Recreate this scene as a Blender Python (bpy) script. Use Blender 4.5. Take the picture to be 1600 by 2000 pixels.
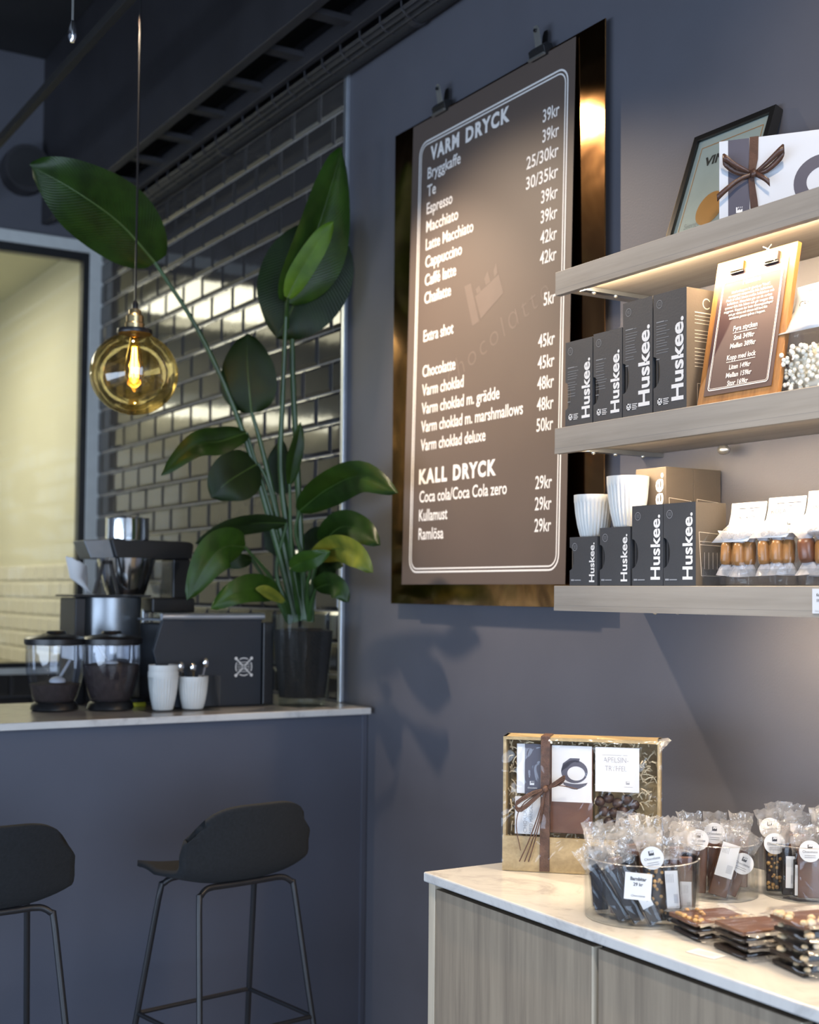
import bpy, bmesh, math, random
from mathutils import Vector, Matrix, Euler, Quaternion
random.seed(7)
PI = math.pi
SC = bpy.context.scene
COL = SC.collection
for o in list(bpy.data.objects):
    bpy.data.objects.remove(o)

# ------------------------------------------------------------------ camera
EYE = Vector((0.0, -2.31, 1.45))
def make_camera():
    yaw, pitch, roll = math.radians(31.312), math.radians(2.459), math.radians(0.5105)
    F = Vector((-math.cos(yaw), math.sin(yaw), 0)); R = Vector((F.y, -F.x, 0)); U = Vector((0, 0, 1))
    f = F * math.cos(pitch) + U * math.sin(pitch)
    u0 = U * math.cos(pitch) - F * math.sin(pitch)
    r = R * math.cos(roll) + u0 * math.sin(roll)
    u = u0 * math.cos(roll) - R * math.sin(roll)
    cd = bpy.data.cameras.new('camera')
    cd.sensor_fit = 'VERTICAL'; cd.sensor_height = 36.0; cd.sensor_width = 28.8
    cd.lens = 2598.2 * 36.0 / 2000.0
    cd.shift_y = 44.9 / 2000.0
    cd.clip_start = 0.05
    cd.dof.use_dof = True; cd.dof.focus_distance = 2.95; cd.dof.aperture_fstop = 3.2
    co = bpy.data.objects.new('camera', cd); COL.objects.link(co)
    m = Matrix((r, u, -f)).transposed().to_4x4(); m.translation = EYE
    co.matrix_world = m
    SC.camera = co
make_camera()

# ------------------------------------------------------------------ world, lights, exposure
vs = SC.view_settings
vs.view_transform = 'Standard'; vs.look = 'None'; vs.gamma = 1.0; vs.use_curve_mapping = False
vs.exposure = 0.0
w = bpy.data.worlds.new('world'); SC.world = w; w.use_nodes = True
bg = w.node_tree.nodes['Background']
bg.inputs['Color'].default_value = (0.57, 0.72, 1.0, 1); bg.inputs['Strength'].default_value = 0.22
SC.cycles.max_bounces = 10; SC.cycles.transparent_max_bounces = 40
SC.cycles.caustics_reflective = False; SC.cycles.caustics_refractive = False
SC.cycles.sample_clamp_indirect = 4.0
SC.cycles.use_denoising = True

def aim(o, target):
    d = Vector(target) - o.location
    o.rotation_euler = d.to_track_quat('-Z', 'Y').to_euler()
def lamp(kind, name, loc, target, energy, color, **kw):
    l = bpy.data.lights.new(name, kind); l.energy = energy; l.color = color
    for k, v in kw.items(): setattr(l, k, v)
    o = bpy.data.objects.new(name, l); COL.objects.link(o); o.location = loc
    aim(o, target); return o
WARM = (1.0, 0.78, 0.56); COOL = (0.62, 0.77, 1.0); WHITE = (1.0, 0.93, 0.84)
# daylight through the shop front, behind and to the right of the camera
lamp('AREA', 'shopfront_daylight', (4.2, -2.6, 1.9), (-4, -0.9, 1.0), 330, COOL, shape='RECTANGLE', size=4.5, size_y=3.0)
lamp('AREA', 'lower_wall_fill', (-1.5, -6.4, 0.7), (-1.8, 0, 0.7), 290, COOL, shape='RECTANGLE', size=6.5, size_y=1.5)  # added cool fill that brightens the lower wall, no window known there
# ceiling track spots
lamp('SPOT', 'track_spot_menu', (-4.08, -0.95, 3.30), (-3.40, 0.0, 2.10), 215, WARM, spot_size=math.radians(38), spot_blend=1.0, shadow_soft_size=0.03)
lamp('SPOT', 'track_spot_wall_wash', (-4.00, -0.95, 3.30), (-2.4, 0.0, 0.55), 250, WARM, spot_size=math.radians(78), spot_blend=0.9, shadow_soft_size=0.03)
lamp('SPOT', 'track_spot_counter_display', (-1.2, -1.55, 3.3), (-1.95, -0.42, 0.82), 150, WHITE, spot_size=math.radians(40), spot_blend=0.6, shadow_soft_size=0.05)
lamp('SPOT', 'track_spot_wall', (-1.1, -1.0, 3.4), (-1.7, 0.0, 2.2), 85, WARM, spot_size=math.radians(70), spot_blend=0.9, shadow_soft_size=0.06)

# ------------------------------------------------------------------ materials
def mat(name):
    m = bpy.data.materials.new(name); m.use_nodes = True
    nt = m.node_tree; return m, nt, nt.nodes['Principled BSDF']
def N(nt, t, **kw):
    n = nt.nodes.new(t)
    for k, v in kw.items(): setattr(n, k, v)
    return n
def coords(nt, scale=(1, 1, 1), src='Object', rot=(0, 0, 0)):
    tc = N(nt, 'ShaderNodeTexCoord'); mp = N(nt, 'ShaderNodeMapping')
    mp.inputs['Scale'].default_value = scale; mp.inputs['Rotation'].default_value = rot
    nt.links.new(tc.outputs[src], mp.inputs['Vector']); return mp.outputs['Vector']
def noise(nt, vec, scale, detail=3.0, rough=0.55, dist=0.0):
    n = N(nt, 'ShaderNodeTexNoise'); n.inputs['Scale'].default_value = scale
    n.inputs['Detail'].default_value = detail; n.inputs['Roughness'].default_value = rough; n.inputs['Distortion'].default_value = dist
    nt.links.new(vec, n.inputs['Vector']); return n.outputs['Fac']
def ramp(nt, fac, stops):
    r = N(nt, 'ShaderNodeValToRGB'); e = r.color_ramp.elements
    while len(e) < len(stops): e.new(0.5)
    for i, (p, c) in enumerate(stops):
        e[i].position = p; e[i].color = (c[0], c[1], c[2], 1)
    nt.links.new(fac, r.inputs['Fac']); return r.outputs['Color']
def bump(nt, fac, strength, dist=0.01):
    b = N(nt, 'ShaderNodeBump'); b.inputs['Strength'].default_value = strength; b.inputs['Distance'].default_value = dist
    nt.links.new(fac, b.inputs['Height']); return b.outputs['Normal']
def plain(name, col, rough=0.5, metal=0.0, var=0.0, vscale=20.0, bmp=0.0, bscale=60.0, spec=None, coat=0.0, sub=0.0):
    """plain colour with procedural variation and fine relief"""
    m, nt, b = mat(name)
    b.inputs['Base Color'].default_value = (*col, 1); b.inputs['Roughness'].default_value = rough; b.inputs['Metallic'].default_value = metal
    if spec is not None: b.inputs['Specular IOR Level'].default_value = spec
    if coat: b.inputs['Coat Weight'].default_value = coat; b.inputs['Coat Roughness'].default_value = 0.08
    if sub: b.inputs['Subsurface Weight'].default_value = sub; b.inputs['Subsurface Radius'].default_value = (.01, .01, .01)
    if var:
        f = noise(nt, coords(nt), vscale)
        lo = [max(0, c * (1 - var)) for c in col]; hi = [min(1, c * (1 + var)) for c in col]
        nt.links.new(ramp(nt, f, [(0.3, lo), (0.7, hi)]), b.inputs['Base Color'])
    if bmp:
        nt.links.new(bump(nt, noise(nt, coords(nt), bscale), bmp), b.inputs['Normal'])
    return m
def wood(name, c1, c2, axis, scale=9.0, rough=0.55):
    m, nt, b = mat(name)
    st = [scale * 6] * 3; st[axis] = scale * 0.35
    v = coords(nt, tuple(st))
    f = noise(nt, v, 1.0, 6.0, 0.6, 0.35)
    st2 = [scale * 30] * 3; st2[axis] = scale * 1.2
    f2 = noise(nt, coords(nt, tuple(st2)), 1.0, 2.0)
    mx = N(nt, 'ShaderNodeMath', operation='MULTIPLY_ADD'); mx.inputs[1].default_value = 0.35
    nt.links.new(f2, mx.inputs[0]); nt.links.new(f, mx.inputs[2])
    nt.links.new(ramp(nt, mx.outputs[0], [(0.42, c1), (0.85, c2)]), b.inputs['Base Color'])
    b.inputs['Roughness'].default_value = rough
    nt.links.new(bump(nt, mx.outputs[0], 0.12, 0.004), b.inputs['Normal'])
    return m
def film(name, col=(1, 1, 1), gloss=0.12, haze=0.0, bmp=0.5, bscale=45.0, rough=0.05, hazecol=(0.9, 0.88, 0.85), fres=.5):
    """thin clear sheet: transmission, a fresnel sheen, optional milky haze"""
    m = bpy.data.materials.new(name); m.use_nodes = True; nt = m.node_tree; nt.nodes.clear()
    out = N(nt, 'ShaderNodeOutputMaterial'); tr = N(nt, 'ShaderNodeBsdfTransparent'); gl = N(nt, 'ShaderNodeBsdfGlossy')
    tr.inputs['Color'].default_value = (*col, 1); gl.inputs['Roughness'].default_value = rough
    fr = N(nt, 'ShaderNodeLayerWeight'); fr.inputs['Blend'].default_value = 0.35
    mm = N(nt, 'ShaderNodeMath', operation='MULTIPLY_ADD'); mm.inputs[1].default_value = fres; mm.inputs[2].default_value = gloss
    nt.links.new(fr.outputs['Fresnel'], mm.inputs[0])
    if bmp:
        nrm = bump(nt, noise(nt, coords(nt), bscale, 2.0, 0.5, 0.8), bmp, 0.02)
        nt.links.new(nrm, gl.inputs['Normal'])
    mix = N(nt, 'ShaderNodeMixShader'); nt.links.new(mm.outputs[0], mix.inputs[0])
    nt.links.new(tr.outputs[0], mix.inputs[1]); nt.links.new(gl.outputs[0], mix.inputs[2])
    res = mix.outputs[0]
    if haze:
        df = N(nt, 'ShaderNodeBsdfDiffuse'); df.inputs['Color'].default_value = (*hazecol, 1)
        tl = N(nt, 'ShaderNodeBsdfTranslucent'); tl.inputs['Color'].default_value = (*hazecol, 1)
        ad = N(nt, 'ShaderNodeMixShader'); nt.links.new(df.outputs[0], ad.inputs[1]); nt.links.new(tl.outputs[0], ad.inputs[2])
        f = noise(nt, coords(nt), 30.0, 3.0)
        mh = N(nt, 'ShaderNodeMath', operation='MULTIPLY'); mh.inputs[1].default_value = haze * 2
        nt.links.new(f, mh.inputs[0])
        m2 = N(nt, 'ShaderNodeMixShader'); nt.links.new(mh.outputs[0], m2.inputs[0])
        nt.links.new(res, m2.inputs[1]); nt.links.new(ad.outputs[0], m2.inputs[2]); res = m2.outputs[0]
    nt.links.new(res, out.inputs['Surface']); return m
def emit(name, col, s):
    m = bpy.data.materials.new(name); m.use_nodes = True; nt = m.node_tree; nt.nodes.clear()
    out = N(nt, 'ShaderNodeOutputMaterial'); e = N(nt, 'ShaderNodeEmission')
    e.inputs['Color'].default_value = (*col, 1); e.inputs['Strength'].default_value = s
    nt.links.new(e.outputs[0], out.inputs['Surface']); return m

M = {}
M['navy'] = plain('navy_paint', (.096, .098, .117), .55, var=.06, vscale=3, bmp=.04, bscale=180)
M['navy_counter'] = plain('navy_counter_paint', (.074, .082, .112), .5, var=.05, vscale=3, bmp=.03, bscale=150)
M['ceil'] = plain('black_ceiling_paint', (.020, .020, .022), .7, var=.2, vscale=2, bmp=.1)
M['ceil2'] = plain('dark_grey_metal_paint', (.028, .027, .031), .5, var=.15, vscale=4)
M['floor'] = plain('pale_concrete', (.24, .235, .23), .5, var=.2, vscale=2, bmp=.05)
M['tile'] = plain('charcoal_glazed_tile', (.048, .045, .043), .06, var=.12, vscale=4, bmp=.035, bscale=9, spec=.42)
M['grout'] = plain('grey_grout', (.33, .31, .29), .9, var=.1, bmp=.2)
M['tilew'] = plain('white_glazed_tile', (.62, .58, .50), .2, var=.05, vscale=4)
M['cream'] = plain('cream_paint', (.60, .57, .45), .7, var=.03, vscale=2)
M['creamceil'] = plain('pale_ceiling_paint', (.56, .55, .42), .7, var=.03, vscale=2)
M['framew'] = plain('light_grey_window_paint', (.66, .68, .66), .4, var=.04)
M['frameb'] = plain('black_window_metal', (.012, .012, .013), .4, var=.1)
M['alu'] = plain('brushed_aluminium_trim', (.62, .66, .72), .35, metal=.85, var=.05)
M['copper'] = None
def copper():
    m, nt, b = mat('hammered_copper')
    v = coords(nt)
    f = noise(nt, v, 2.3, 4.0, .6, 1.2)
    nt.links.new(ramp(nt, f, [(.30, (.26, .125, .05)), (.50, (.50, .26, .10)), (.72, (.78, .45, .19))]), b.inputs['Base Color'])
    b.inputs['Metallic'].default_value = 1; b.inputs['Roughness'].default_value = .13
    f2 = noise(nt, v, 4.0, 2.0, .5, .6)
    nt.links.new(bump(nt, f2, .10, .03), b.inputs['Normal'])
    return m
M['copper'] = copper()
M['poster'] = plain('brown_poster_paper', (.100, .075, .063), .55, var=.03, vscale=3)
M['poster2'] = plain('plum_brown_poster_paper', (.068, .040, .043), .4, var=.04, vscale=6)
M['ink'] = plain('white_print', (.80, .78, .75), .5, var=.02)
M['inkgrey'] = plain('grey_print', (.26, .27, .28), .5, var=.05)
M['inkfaint'] = plain('faint_brown_print', (.135, .103, .088), .55, var=.03)
M['inkblack'] = plain('black_print', (.03, .03, .035), .5, var=.05)
M['inkmid'] = plain('soft_grey_print', (.30, .31, .33), .5, var=.05)
M['inkbrown'] = plain('pale_brown_print', (.62, .54, .45), .5, var=.05)
M['oak'] = wood('whitewashed_oak', (.225, .20, .168), (.35, .315, .27), 0, 3.0)
M['oakv'] = wood('grey_brown_oak_veneer', (.185, .145, .105), (.33, .265, .19), 2, 4.0)
M['oakedge'] = wood('pale_oak_edging', (.42, .36, .27), (.58, .50, .38), 2, 5.0)
M['honey'] = wood('honey_stained_board', (.17, .072, .022), (.32, .155, .05), 2, 6.0, .35)
M['goldbox'] = wood('gilt_brown_pine', (.30, .215, .10), (.50, .38, .20), 0, 5.0, .45)
def marble():
    m, nt, b = mat('white_quartz')
    v = coords(nt)
    f = noise(nt, v, 5.0, 8.0, .65, 1.6)
    nt.links.new(ramp(nt, f, [(.32, (.44, .43, .42)), (.46, (.60, .59, .57)), (.75, (.67, .66, .635))]), b.inputs['Base Color'])
    b.inputs['Roughness'].default_value = .18
    return m
M['quartz'] = marble()
M['void'] = plain('shadow_gap_black', (.008, .008, .009), .8, var=.1)
M['card'] = plain('charcoal_carton', (.040, .043, .049), .6, var=.06, vscale=15, bmp=.05, bscale=200)
M['cardin'] = plain('black_cup_inside', (.006, .006, .007), .5, var=.1)
M['kraft'] = plain('taupe_carton', (.080, .065, .050), .65, var=.05, vscale=15, bmp=.05, bscale=200)
M['paper'] = plain('white_paper', (.70, .70, .70), .55, var=.015, vscale=10)
M['paperblue'] = plain('white_card', (.62, .64, .67), .5, var=.015, vscale=10)
M['plum'] = plain('slate_plum_print', (.085, .080, .105), .45, var=.04)
M['ribbon'] = plain('brown_satin', (.085, .042, .028), .33, var=.25, vscale=40, bmp=.1, bscale=300)
M['raffia'] = plain('brown_raffia', (.10, .05, .032), .6, var=.4, vscale=60, bmp=.3, bscale=300)
M['dark'] = plain('dark_chocolate', (.014, .007, .0045), .42, var=.2, vscale=25, bmp=.06, bscale=60, spec=.3)
M['milk'] = plain('milk_chocolate', (.125, .055, .030), .35, var=.15, vscale=25, bmp=.06, bscale=60)
M['nut'] = plain('hazelnut_cream', (.66, .50, .30), .5, var=.2, vscale=60, bmp=.1)
M['nutc'] = plain('caramel_nut_brittle', (.50, .29, .10), .35, var=.35, vscale=60, bmp=.1)
M['caramel'] = plain('caramel_toffee', (.36, .17, .055), .3, var=.25, vscale=30)
M['toffee'] = plain('chocolate_toffee', (.15, .06, .03), .3, var=.25, vscale=30)
M['marsh'] = plain('pastel_marshmallow', (.88, .84, .72), .7, var=.08, vscale=30, sub=.1)
M['truffle'] = plain('truffle_chocolate', (.045, .022, .016), .4, var=.3, vscale=40, bmp=.1)
M['film'] = film('clear_cellophane', gloss=.022, haze=.0, bmp=.6, bscale=11, fres=.22, rough=.08)
M['filmtop'] = film('crumpled_cellophane', gloss=.10, haze=.27, bmp=.8, bscale=40)
M['twist'] = film('waxed_wrapper_twist', gloss=.08, haze=.80, bmp=.9, bscale=90, hazecol=(.86, .86, .90))
M['acrylic'] = film('clear_acrylic', (.97, .98, .985), gloss=.012, fres=.22, bmp=0, rough=.03)
M['glass'] = film('clear_glass', (.95, .97, .97), gloss=.006, fres=.08, bmp=0, rough=.02)
M['pane'] = film('window_glass', (.96, .98, .95), gloss=.02, fres=.2, bmp=0, rough=.01)
M['jar'] = film('jar_plastic', (.86, .88, .92), gloss=.06, fres=.3, bmp=0, rough=.05)
M['amber'] = film('amber_glass', (.94, .78, .42), gloss=.06, bmp=.12, bscale=6, rough=.03)
M['ceramic'] = plain('off_white_cup', (.62, .63, .61), .45, var=.03, spec=.4)
M['chrome'] = plain('chrome', (.78, .80, .82), .12, metal=1, var=.04)
M['steel'] = plain('brushed_steel', (.26, .28, .30), .35, metal=.8, var=.06)
M['clipsteel'] = plain('nickel_clip_wire', (.62, .62, .58), .3, metal=.9, var=.05)
M['brass'] = plain('aged_brass', (.50, .38, .20), .3, metal=1, var=.1)
M['blackp'] = plain('black_plastic', (.010, .010, .011), .35, var=.1)
M['blackm'] = plain('black_powder_coat', (.012, .013, .016), .42, var=.08)
M['shell'] = plain('charcoal_felt', (.012, .0145, .0175), .95, var=.2, vscale=120, bmp=.35, bscale=500)
M['machine'] = plain('blue_black_lacquer', (.011, .016, .024), .4, var=.05)
M['powder'] = plain('cocoa_powder', (.045, .032, .030), .95, var=.3, vscale=60, bmp=.3, bscale=200)
M['scoop'] = plain('milky_scoop_plastic', (.55, .58, .62), .4, var=.05)
M['soil'] = plain('dark_soil', (.008, .006, .005), .95, var=.5, vscale=90, bmp=.6, bscale=120)
M['blackframe'] = plain('black_frame', (.010, .010, .010), .3, var=.1)
M['goldedge'] = plain('gold_edge', (.50, .36, .12), .3, metal=.9, var=.1)
M['certpaper'] = plain('certificate_paper', (.50, .55, .58), .4, var=.03)
M['orange'] = plain('orange_print', (.55, .24, .06), .5, var=.05)
M['yellow'] = plain('yellow_plastic', (.6, .55, .03), .4, var=.05)
M['straw'] = plain('pale_wood_wool', (.60, .50, .33), .6, var=.25, vscale=60)
M['led'] = emit('led_strip', (1.0, .80, .52), 9)
M['tube'] = emit('kitchen_lamp_diffuser', (1.0, .92, .74), 10)
M['filament'] = emit('glowing_filament', (1.0, .55, .12), 60)
def leafmat(name, c1, c2, rough):
    m, nt, b = mat(name)
    tc = N(nt, 'ShaderNodeTexCoord'); sx = N(nt, 'ShaderNodeSeparateXYZ'); nt.links.new(tc.outputs['UV'], sx.inputs[0])
    ab = N(nt, 'ShaderNodeMath', operation='ABSOLUTE'); nt.links.new(sx.outputs['X'], ab.inputs[0])
    mm = N(nt, 'ShaderNodeMath', operation='MULTIPLY_ADD'); mm.inputs[1].default_value = -.25
    nt.links.new(ab.outputs[0], mm.inputs[0]); nt.links.new(sx.outputs['Y'], mm.inputs[2])
    s = N(nt, 'ShaderNodeMath', operation='MULTIPLY'); s.inputs[1].default_value = 240; nt.links.new(mm.outputs[0], s.inputs[0])
    sn = N(nt, 'ShaderNodeMath', operation='SINE'); nt.links.new(s.outputs[0], sn.inputs[0])
    f = noise(nt, coords(nt), 14.0, 3.0)
    nt.links.new(ramp(nt, f, [(.3, c1), (.75, c2)]), b.inputs['Base Color'])
    b.inputs['Roughness'].default_value = rough; b.inputs['Specular IOR Level'].default_value = .34
    nt.links.new(bump(nt, sn.outputs[0], .18, .004), b.inputs['Normal'])
    tl = N(nt, 'ShaderNodeBsdfTranslucent'); tl.inputs['Color'].default_value = (c2[0] * 2.2, c2[1] * 2.0, c2[2], 1)
    mx = N(nt, 'ShaderNodeMixShader'); mx.inputs[0].default_value = .12
    out = nt.nodes['Material Output']
    nt.links.new(b.outputs[0], mx.inputs[1]); nt.links.new(tl.outputs[0], mx.inputs[2]); nt.links.new(mx.outputs[0], out.inputs['Surface'])
    return m
M['leaf'] = leafmat('glossy_green_leaf', (.008, .022, .003), (.020, .052, .006), .36)
M['leafdark'] = leafmat('deep_green_leaf', (.006, .015, .003), (.012, .030, .004), .5)
M['leafyellow'] = leafmat('yellowing_leaf', (.07, .11, .012), (.22, .23, .03), .38)
M['leafbright'] = leafmat('bright_green_leaf_underside', (.05, .115, .006), (.10, .20, .010), .42)
M['leafmid'] = leafmat('fresh_green_leaf', (.014, .040, .005), (.036, .090, .010), .32)
M['stem'] = plain('green_stem', (.026, .066, .014), .4, var=.3, vscale=12)
M['midrib'] = plain('pale_green_midrib', (.05, .095, .018), .4, var=.2, vscale=12)

# ------------------------------------------------------------------ mesh helpers
class MB:
    def __init__(s): s.v = []; s.f = []; s.uv = None
    def add(s, vs_, fs_):
        n = len(s.v); s.v += [tuple(x) for x in vs_]; s.f += [tuple(i + n for i in f) for f in fs_]; return s
    def box(s, x0, x1, y0, y1, z0, z1):
        return s.add([(x0, y0, z0), (x1, y0, z0), (x1, y1, z0), (x0, y1, z0), (x0, y0, z1), (x1, y0, z1), (x1, y1, z1), (x0, y1, z1)],
                     [(0, 3, 2, 1), (4, 5, 6, 7), (0, 1, 5, 4), (1, 2, 6, 5), (2, 3, 7, 6), (3, 0, 4, 7)])
    def bar(s, a, b, wx, wz, up=(0, 0, 1)):
        """box along a-b with cross section wx (sideways) by wz (along up)"""
        a, b, up = Vector(a), Vector(b), Vector(up); d = (b - a).normalized()
        sx = d.cross(up).normalized() * wx / 2; sz = sx.cross(d).normalized() * wz / 2
        vs_ = [a - sx - sz, a + sx - sz, a + sx + sz, a - sx + sz, b - sx - sz, b + sx - sz, b + sx + sz, b - sx + sz]
        return s.add(vs_, [(0, 1, 2, 3), (7, 6, 5, 4), (0, 4, 5, 1), (1, 5, 6, 2), (2, 6, 7, 3), (3, 7, 4, 0)])
    def tube(s, pts, r, seg=8, cap=True):
        pts = [Vector(p) for p in pts]; rs = r if isinstance(r, (list, tuple)) else [r] * len(pts)
        t0 = (pts[1] - pts[0]).normalized(); ref = Vector((0, 0, 1)) if abs(t0.z) < .9 else Vector((1, 0, 0))
        nrm = t0.cross(ref).normalized(); base = len(s.v); vs_ = []
        for i, p in enumerate(pts):
            t = (pts[min(i + 1, len(pts) - 1)] - pts[max(i - 1, 0)]).normalized()
            nrm = (nrm - t * nrm.dot(t)).normalized(); bn = t.cross(nrm)
            for k in range(seg):
                a = 2 * PI * k / seg; vs_.append(p + nrm * math.cos(a) * rs[i] + bn * math.sin(a) * rs[i])
        fs_ = [(i * seg + k, i * seg + (k + 1) % seg, (i + 1) * seg + (k + 1) % seg, (i + 1) * seg + k) for i in range(len(pts) - 1) for k in range(seg)]
        if cap: fs_ += [tuple(reversed(range(seg))), tuple((len(pts) - 1) * seg + k for k in range(seg))]
        return s.add(vs_, fs_)
    def lathe(s, prof, seg=32, c=(0, 0, 0), rib=None, capb=True, capt=False):
        """prof: list of (r, z)"""
        vs_ = []
        for j, (r, z) in enumerate(prof):
            for k in range(seg):
                a = 2 * PI * k / seg; rr = r * (rib(a, j) if rib else 1)
                vs_.append((c[0] + rr * math.cos(a), c[1] + rr * math.sin(a), c[2] + z))
        n = len(prof)
        fs_ = [(j * seg + k, j * seg + (k + 1) % seg, (j + 1) * seg + (k + 1) % seg, (j + 1) * seg + k) for j in range(n - 1) for k in range(seg)]
        if capb: fs_.append(tuple(reversed(range(seg))))
        if capt: fs_.append(tuple((n - 1) * seg + k for k in range(seg)))
        return s.add(vs_, fs_)
    def grid(s, rows):
        """rows of equal length point lists -> quads"""
        n, m_ = len(rows), len(rows[0])
        return s.add([p for r in rows for p in r], [(i * m_ + j, i * m_ + j + 1, (i + 1) * m_ + j + 1, (i + 1) * m_ + j) for i in range(n - 1) for j in range(m_ - 1)])
    def prism(s, poly, o, ex, ey, ez):
        """polygon (2D list) spanned by ex, ey at origin o, extruded along ez"""
        o, ex, ey, ez = Vector(o), Vector(ex), Vector(ey), Vector(ez); n = len(poly)
        a = [o + ex * p[0] + ey * p[1] for p in poly]; b = [p + ez for p in a]
        return s.add(a + b, [tuple(reversed(range(n))), tuple(range(n, 2 * n))] + [(i, (i + 1) % n, n + (i + 1) % n, n + i) for i in range(n)])
    def ball(s, c, r, seg=10, rings=6, sc=(1, 1, 1)):
        vs_ = [(c[0], c[1], c[2] - r * sc[2])]
        for j in range(1, rings):
            t = PI * j / rings
            for k in range(seg):
                a = 2 * PI * k / seg; vs_.append((c[0] + r * sc[0] * math.sin(t) * math.cos(a), c[1] + r * sc[1] * math.sin(t) * math.sin(a), c[2] - r * sc[2] * math.cos(t)))
        vs_.append((c[0], c[1], c[2] + r * sc[2])); L = len(vs_) - 1
        fs_ = [(0, 1 + (k + 1) % seg, 1 + k) for k in range(seg)]
        for j in range(rings - 2):
            fs_ += [(1 + j * seg + k, 1 + j * seg + (k + 1) % seg, 1 + (j + 1) * seg + (k + 1) % seg, 1 + (j + 1) * seg + k) for k in range(seg)]
        b = 1 + (rings - 2) * seg
        fs_ += [(b + k, b + (k + 1) % seg, L) for k in range(seg)]
        return s.add(vs_, fs_)
    def strip(s, pts, wdir, width):
        pts = [Vector(p) for p in pts]
        ws = wdir if isinstance(wdir, list) else [wdir] * len(pts)
        wd = width if isinstance(width, list) else [width] * len(pts)
        return s.grid([[p - Vector(q) * h / 2, p + Vector(q) * h / 2] for p, q, h in zip(pts, ws, wd)])

def wm(o):
    m = o.matrix_basis.copy()
    while o.parent: o = o.parent; m = o.matrix_basis @ m
    return m
def link(name, me, parent=None):
    o = bpy.data.objects.new(name, me); COL.objects.link(o)
    if parent: o.parent = parent
    return o
def obj(name, mb, m, parent=None, smooth=False, bevel=0, world=True, solid=0, seg=2):
    me = bpy.data.meshes.new(name)
    vs_ = mb.v
    if parent is not None and world:
        inv = wm(parent).inverted(); vs_ = [inv @ Vector(p) for p in vs_]
    me.from_pydata([tuple(p) for p in vs_], [], mb.f)
    if bevel or solid:
        b = bmesh.new(); b.from_mesh(me)
        bmesh.ops.recalc_face_normals(b, faces=b.faces)
        if bevel: bmesh.ops.bevel(b, geom=[e for e in b.edges if len(e.link_faces) == 2 and e.calc_face_angle(0) > .5], offset=bevel, segments=seg, affect='EDGES', profile=.5)
        if solid: bmesh.ops.solidify(b, geom=b.faces[:], thickness=solid)
        b.to_mesh(me); b.free()
    if mb.uv:
        ul = me.uv_layers.new(name='UVMap')
        for lp in me.loops: ul.data[lp.index].uv = mb.uv[lp.vertex_index] if lp.vertex_index < len(mb.uv) else (0, 0)
    me.materials.append(m)
    if smooth:
        me.polygons.foreach_set('use_smooth', [True] * len(me.polygons))
        if smooth != 'all': me.set_sharp_from_angle(angle=math.radians(38))
    me.update()
    return link(name, me, parent)
def tag(o, label, cat, group=None, kind=None):
    if label: o['label'] = label
    if cat: o['category'] = cat
    if group: o['group'] = group
    if kind: o['kind'] = kind
    return o
def thing(name, label, cat, loc=(0, 0, 0), rotz=0.0, group=None, quat=None):
    o = bpy.data.objects.new(name, None); COL.objects.link(o); o.location = loc; o.empty_display_size = .05
    if quat is not None: o.rotation_mode = 'QUATERNION'; o.rotation_quaternion = quat
    else: o.rotation_euler = (0, 0, rotz)
    return tag(o, label, cat, group)
def struct(name, mb, m, parent=None, **kw):
    o = obj(name, mb, m, parent, **kw)
    if not parent: o['kind'] = 'structure'
    return o
def copy_tree(o, parent=None):
    c = o.copy(); COL.objects.link(c)
    if parent is not None: c.parent = parent
    for ch in list(o.children): copy_tree(ch, c)
    return c
def rbox(x0, x1, y0, y1, z0, z1): return MB().box(x0, x1, y0, y1, z0, z1)
def crom(pts, n):
    """Catmull-Rom through pts, n samples"""
    P = [Vector(p) for p in pts]; P = [P[0] * 2 - P[1]] + P + [P[-1] * 2 - P[-2]]; out = []; k = len(P) - 3
    for i in range(n):
        t = i / (n - 1) * k; j = min(int(t), k - 1); t -= j; a, b, c, d = P[j:j + 4]
        out.append(.5 * ((2 * b) + (c - a) * t + (2 * a - 5 * b + 4 * c - d) * t * t + (3 * b - a - 3 * c + d) * t ** 3))
    return out

# lettering: the built-in font turned to flat mesh
_tc = {}
def glyphs(body, off=0.0, spacing=1.0):
    key = (body, off, spacing)
    if key not in _tc:
        c = bpy.data.curves.new('lettering', 'FONT'); c.body = body; c.resolution_u = 3; c.offset = off; c.space_character = spacing
        o = bpy.data.objects.new('lettering', c); COL.objects.link(o)
        bpy.context.view_layer.update()
        me = o.to_mesh(); vs_ = [v.co.copy() for v in me.vertices]; fs_ = [tuple(p.vertices) for p in me.polygons]
        o.to_mesh_clear(); bpy.data.objects.remove(o); bpy.data.curves.remove(c)
        _tc[key] = (vs_, fs_)
    return _tc[key]
CAPH = None
def text_mb(mb, body, o, ex, ey, cap, width=None, align='L', off=0.0, spacing=1.0, xs=.85):
    """o: baseline start (or end / middle); ex, ey unit vectors; cap: capital height"""
    global CAPH
    if CAPH is None: CAPH = max(v.y for v in glyphs('H')[0])
    vs_, fs_ = glyphs(body, off, spacing)
    x0 = min(v.x for v in vs_); x1 = max(v.x for v in vs_); sy = cap / CAPH
    sx = width / (x1 - x0) if width else sy * xs
    W = (x1 - x0) * sx; sh = {'L': 0, 'R': -W, 'C': -W / 2}[align]
    o, ex, ey = Vector(o), Vector(ex), Vector(ey)
    mb.add([o + ex * ((v.x - x0) * sx + sh) + ey * (v.y * sy) for v in vs_], fs_); return mb
def text(name, body, o, ex, ey, cap, m, parent, world=True, **kw):
    return obj(name, text_mb(MB(), body, o, ex, ey, cap, **kw), m, parent, world=world)
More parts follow.
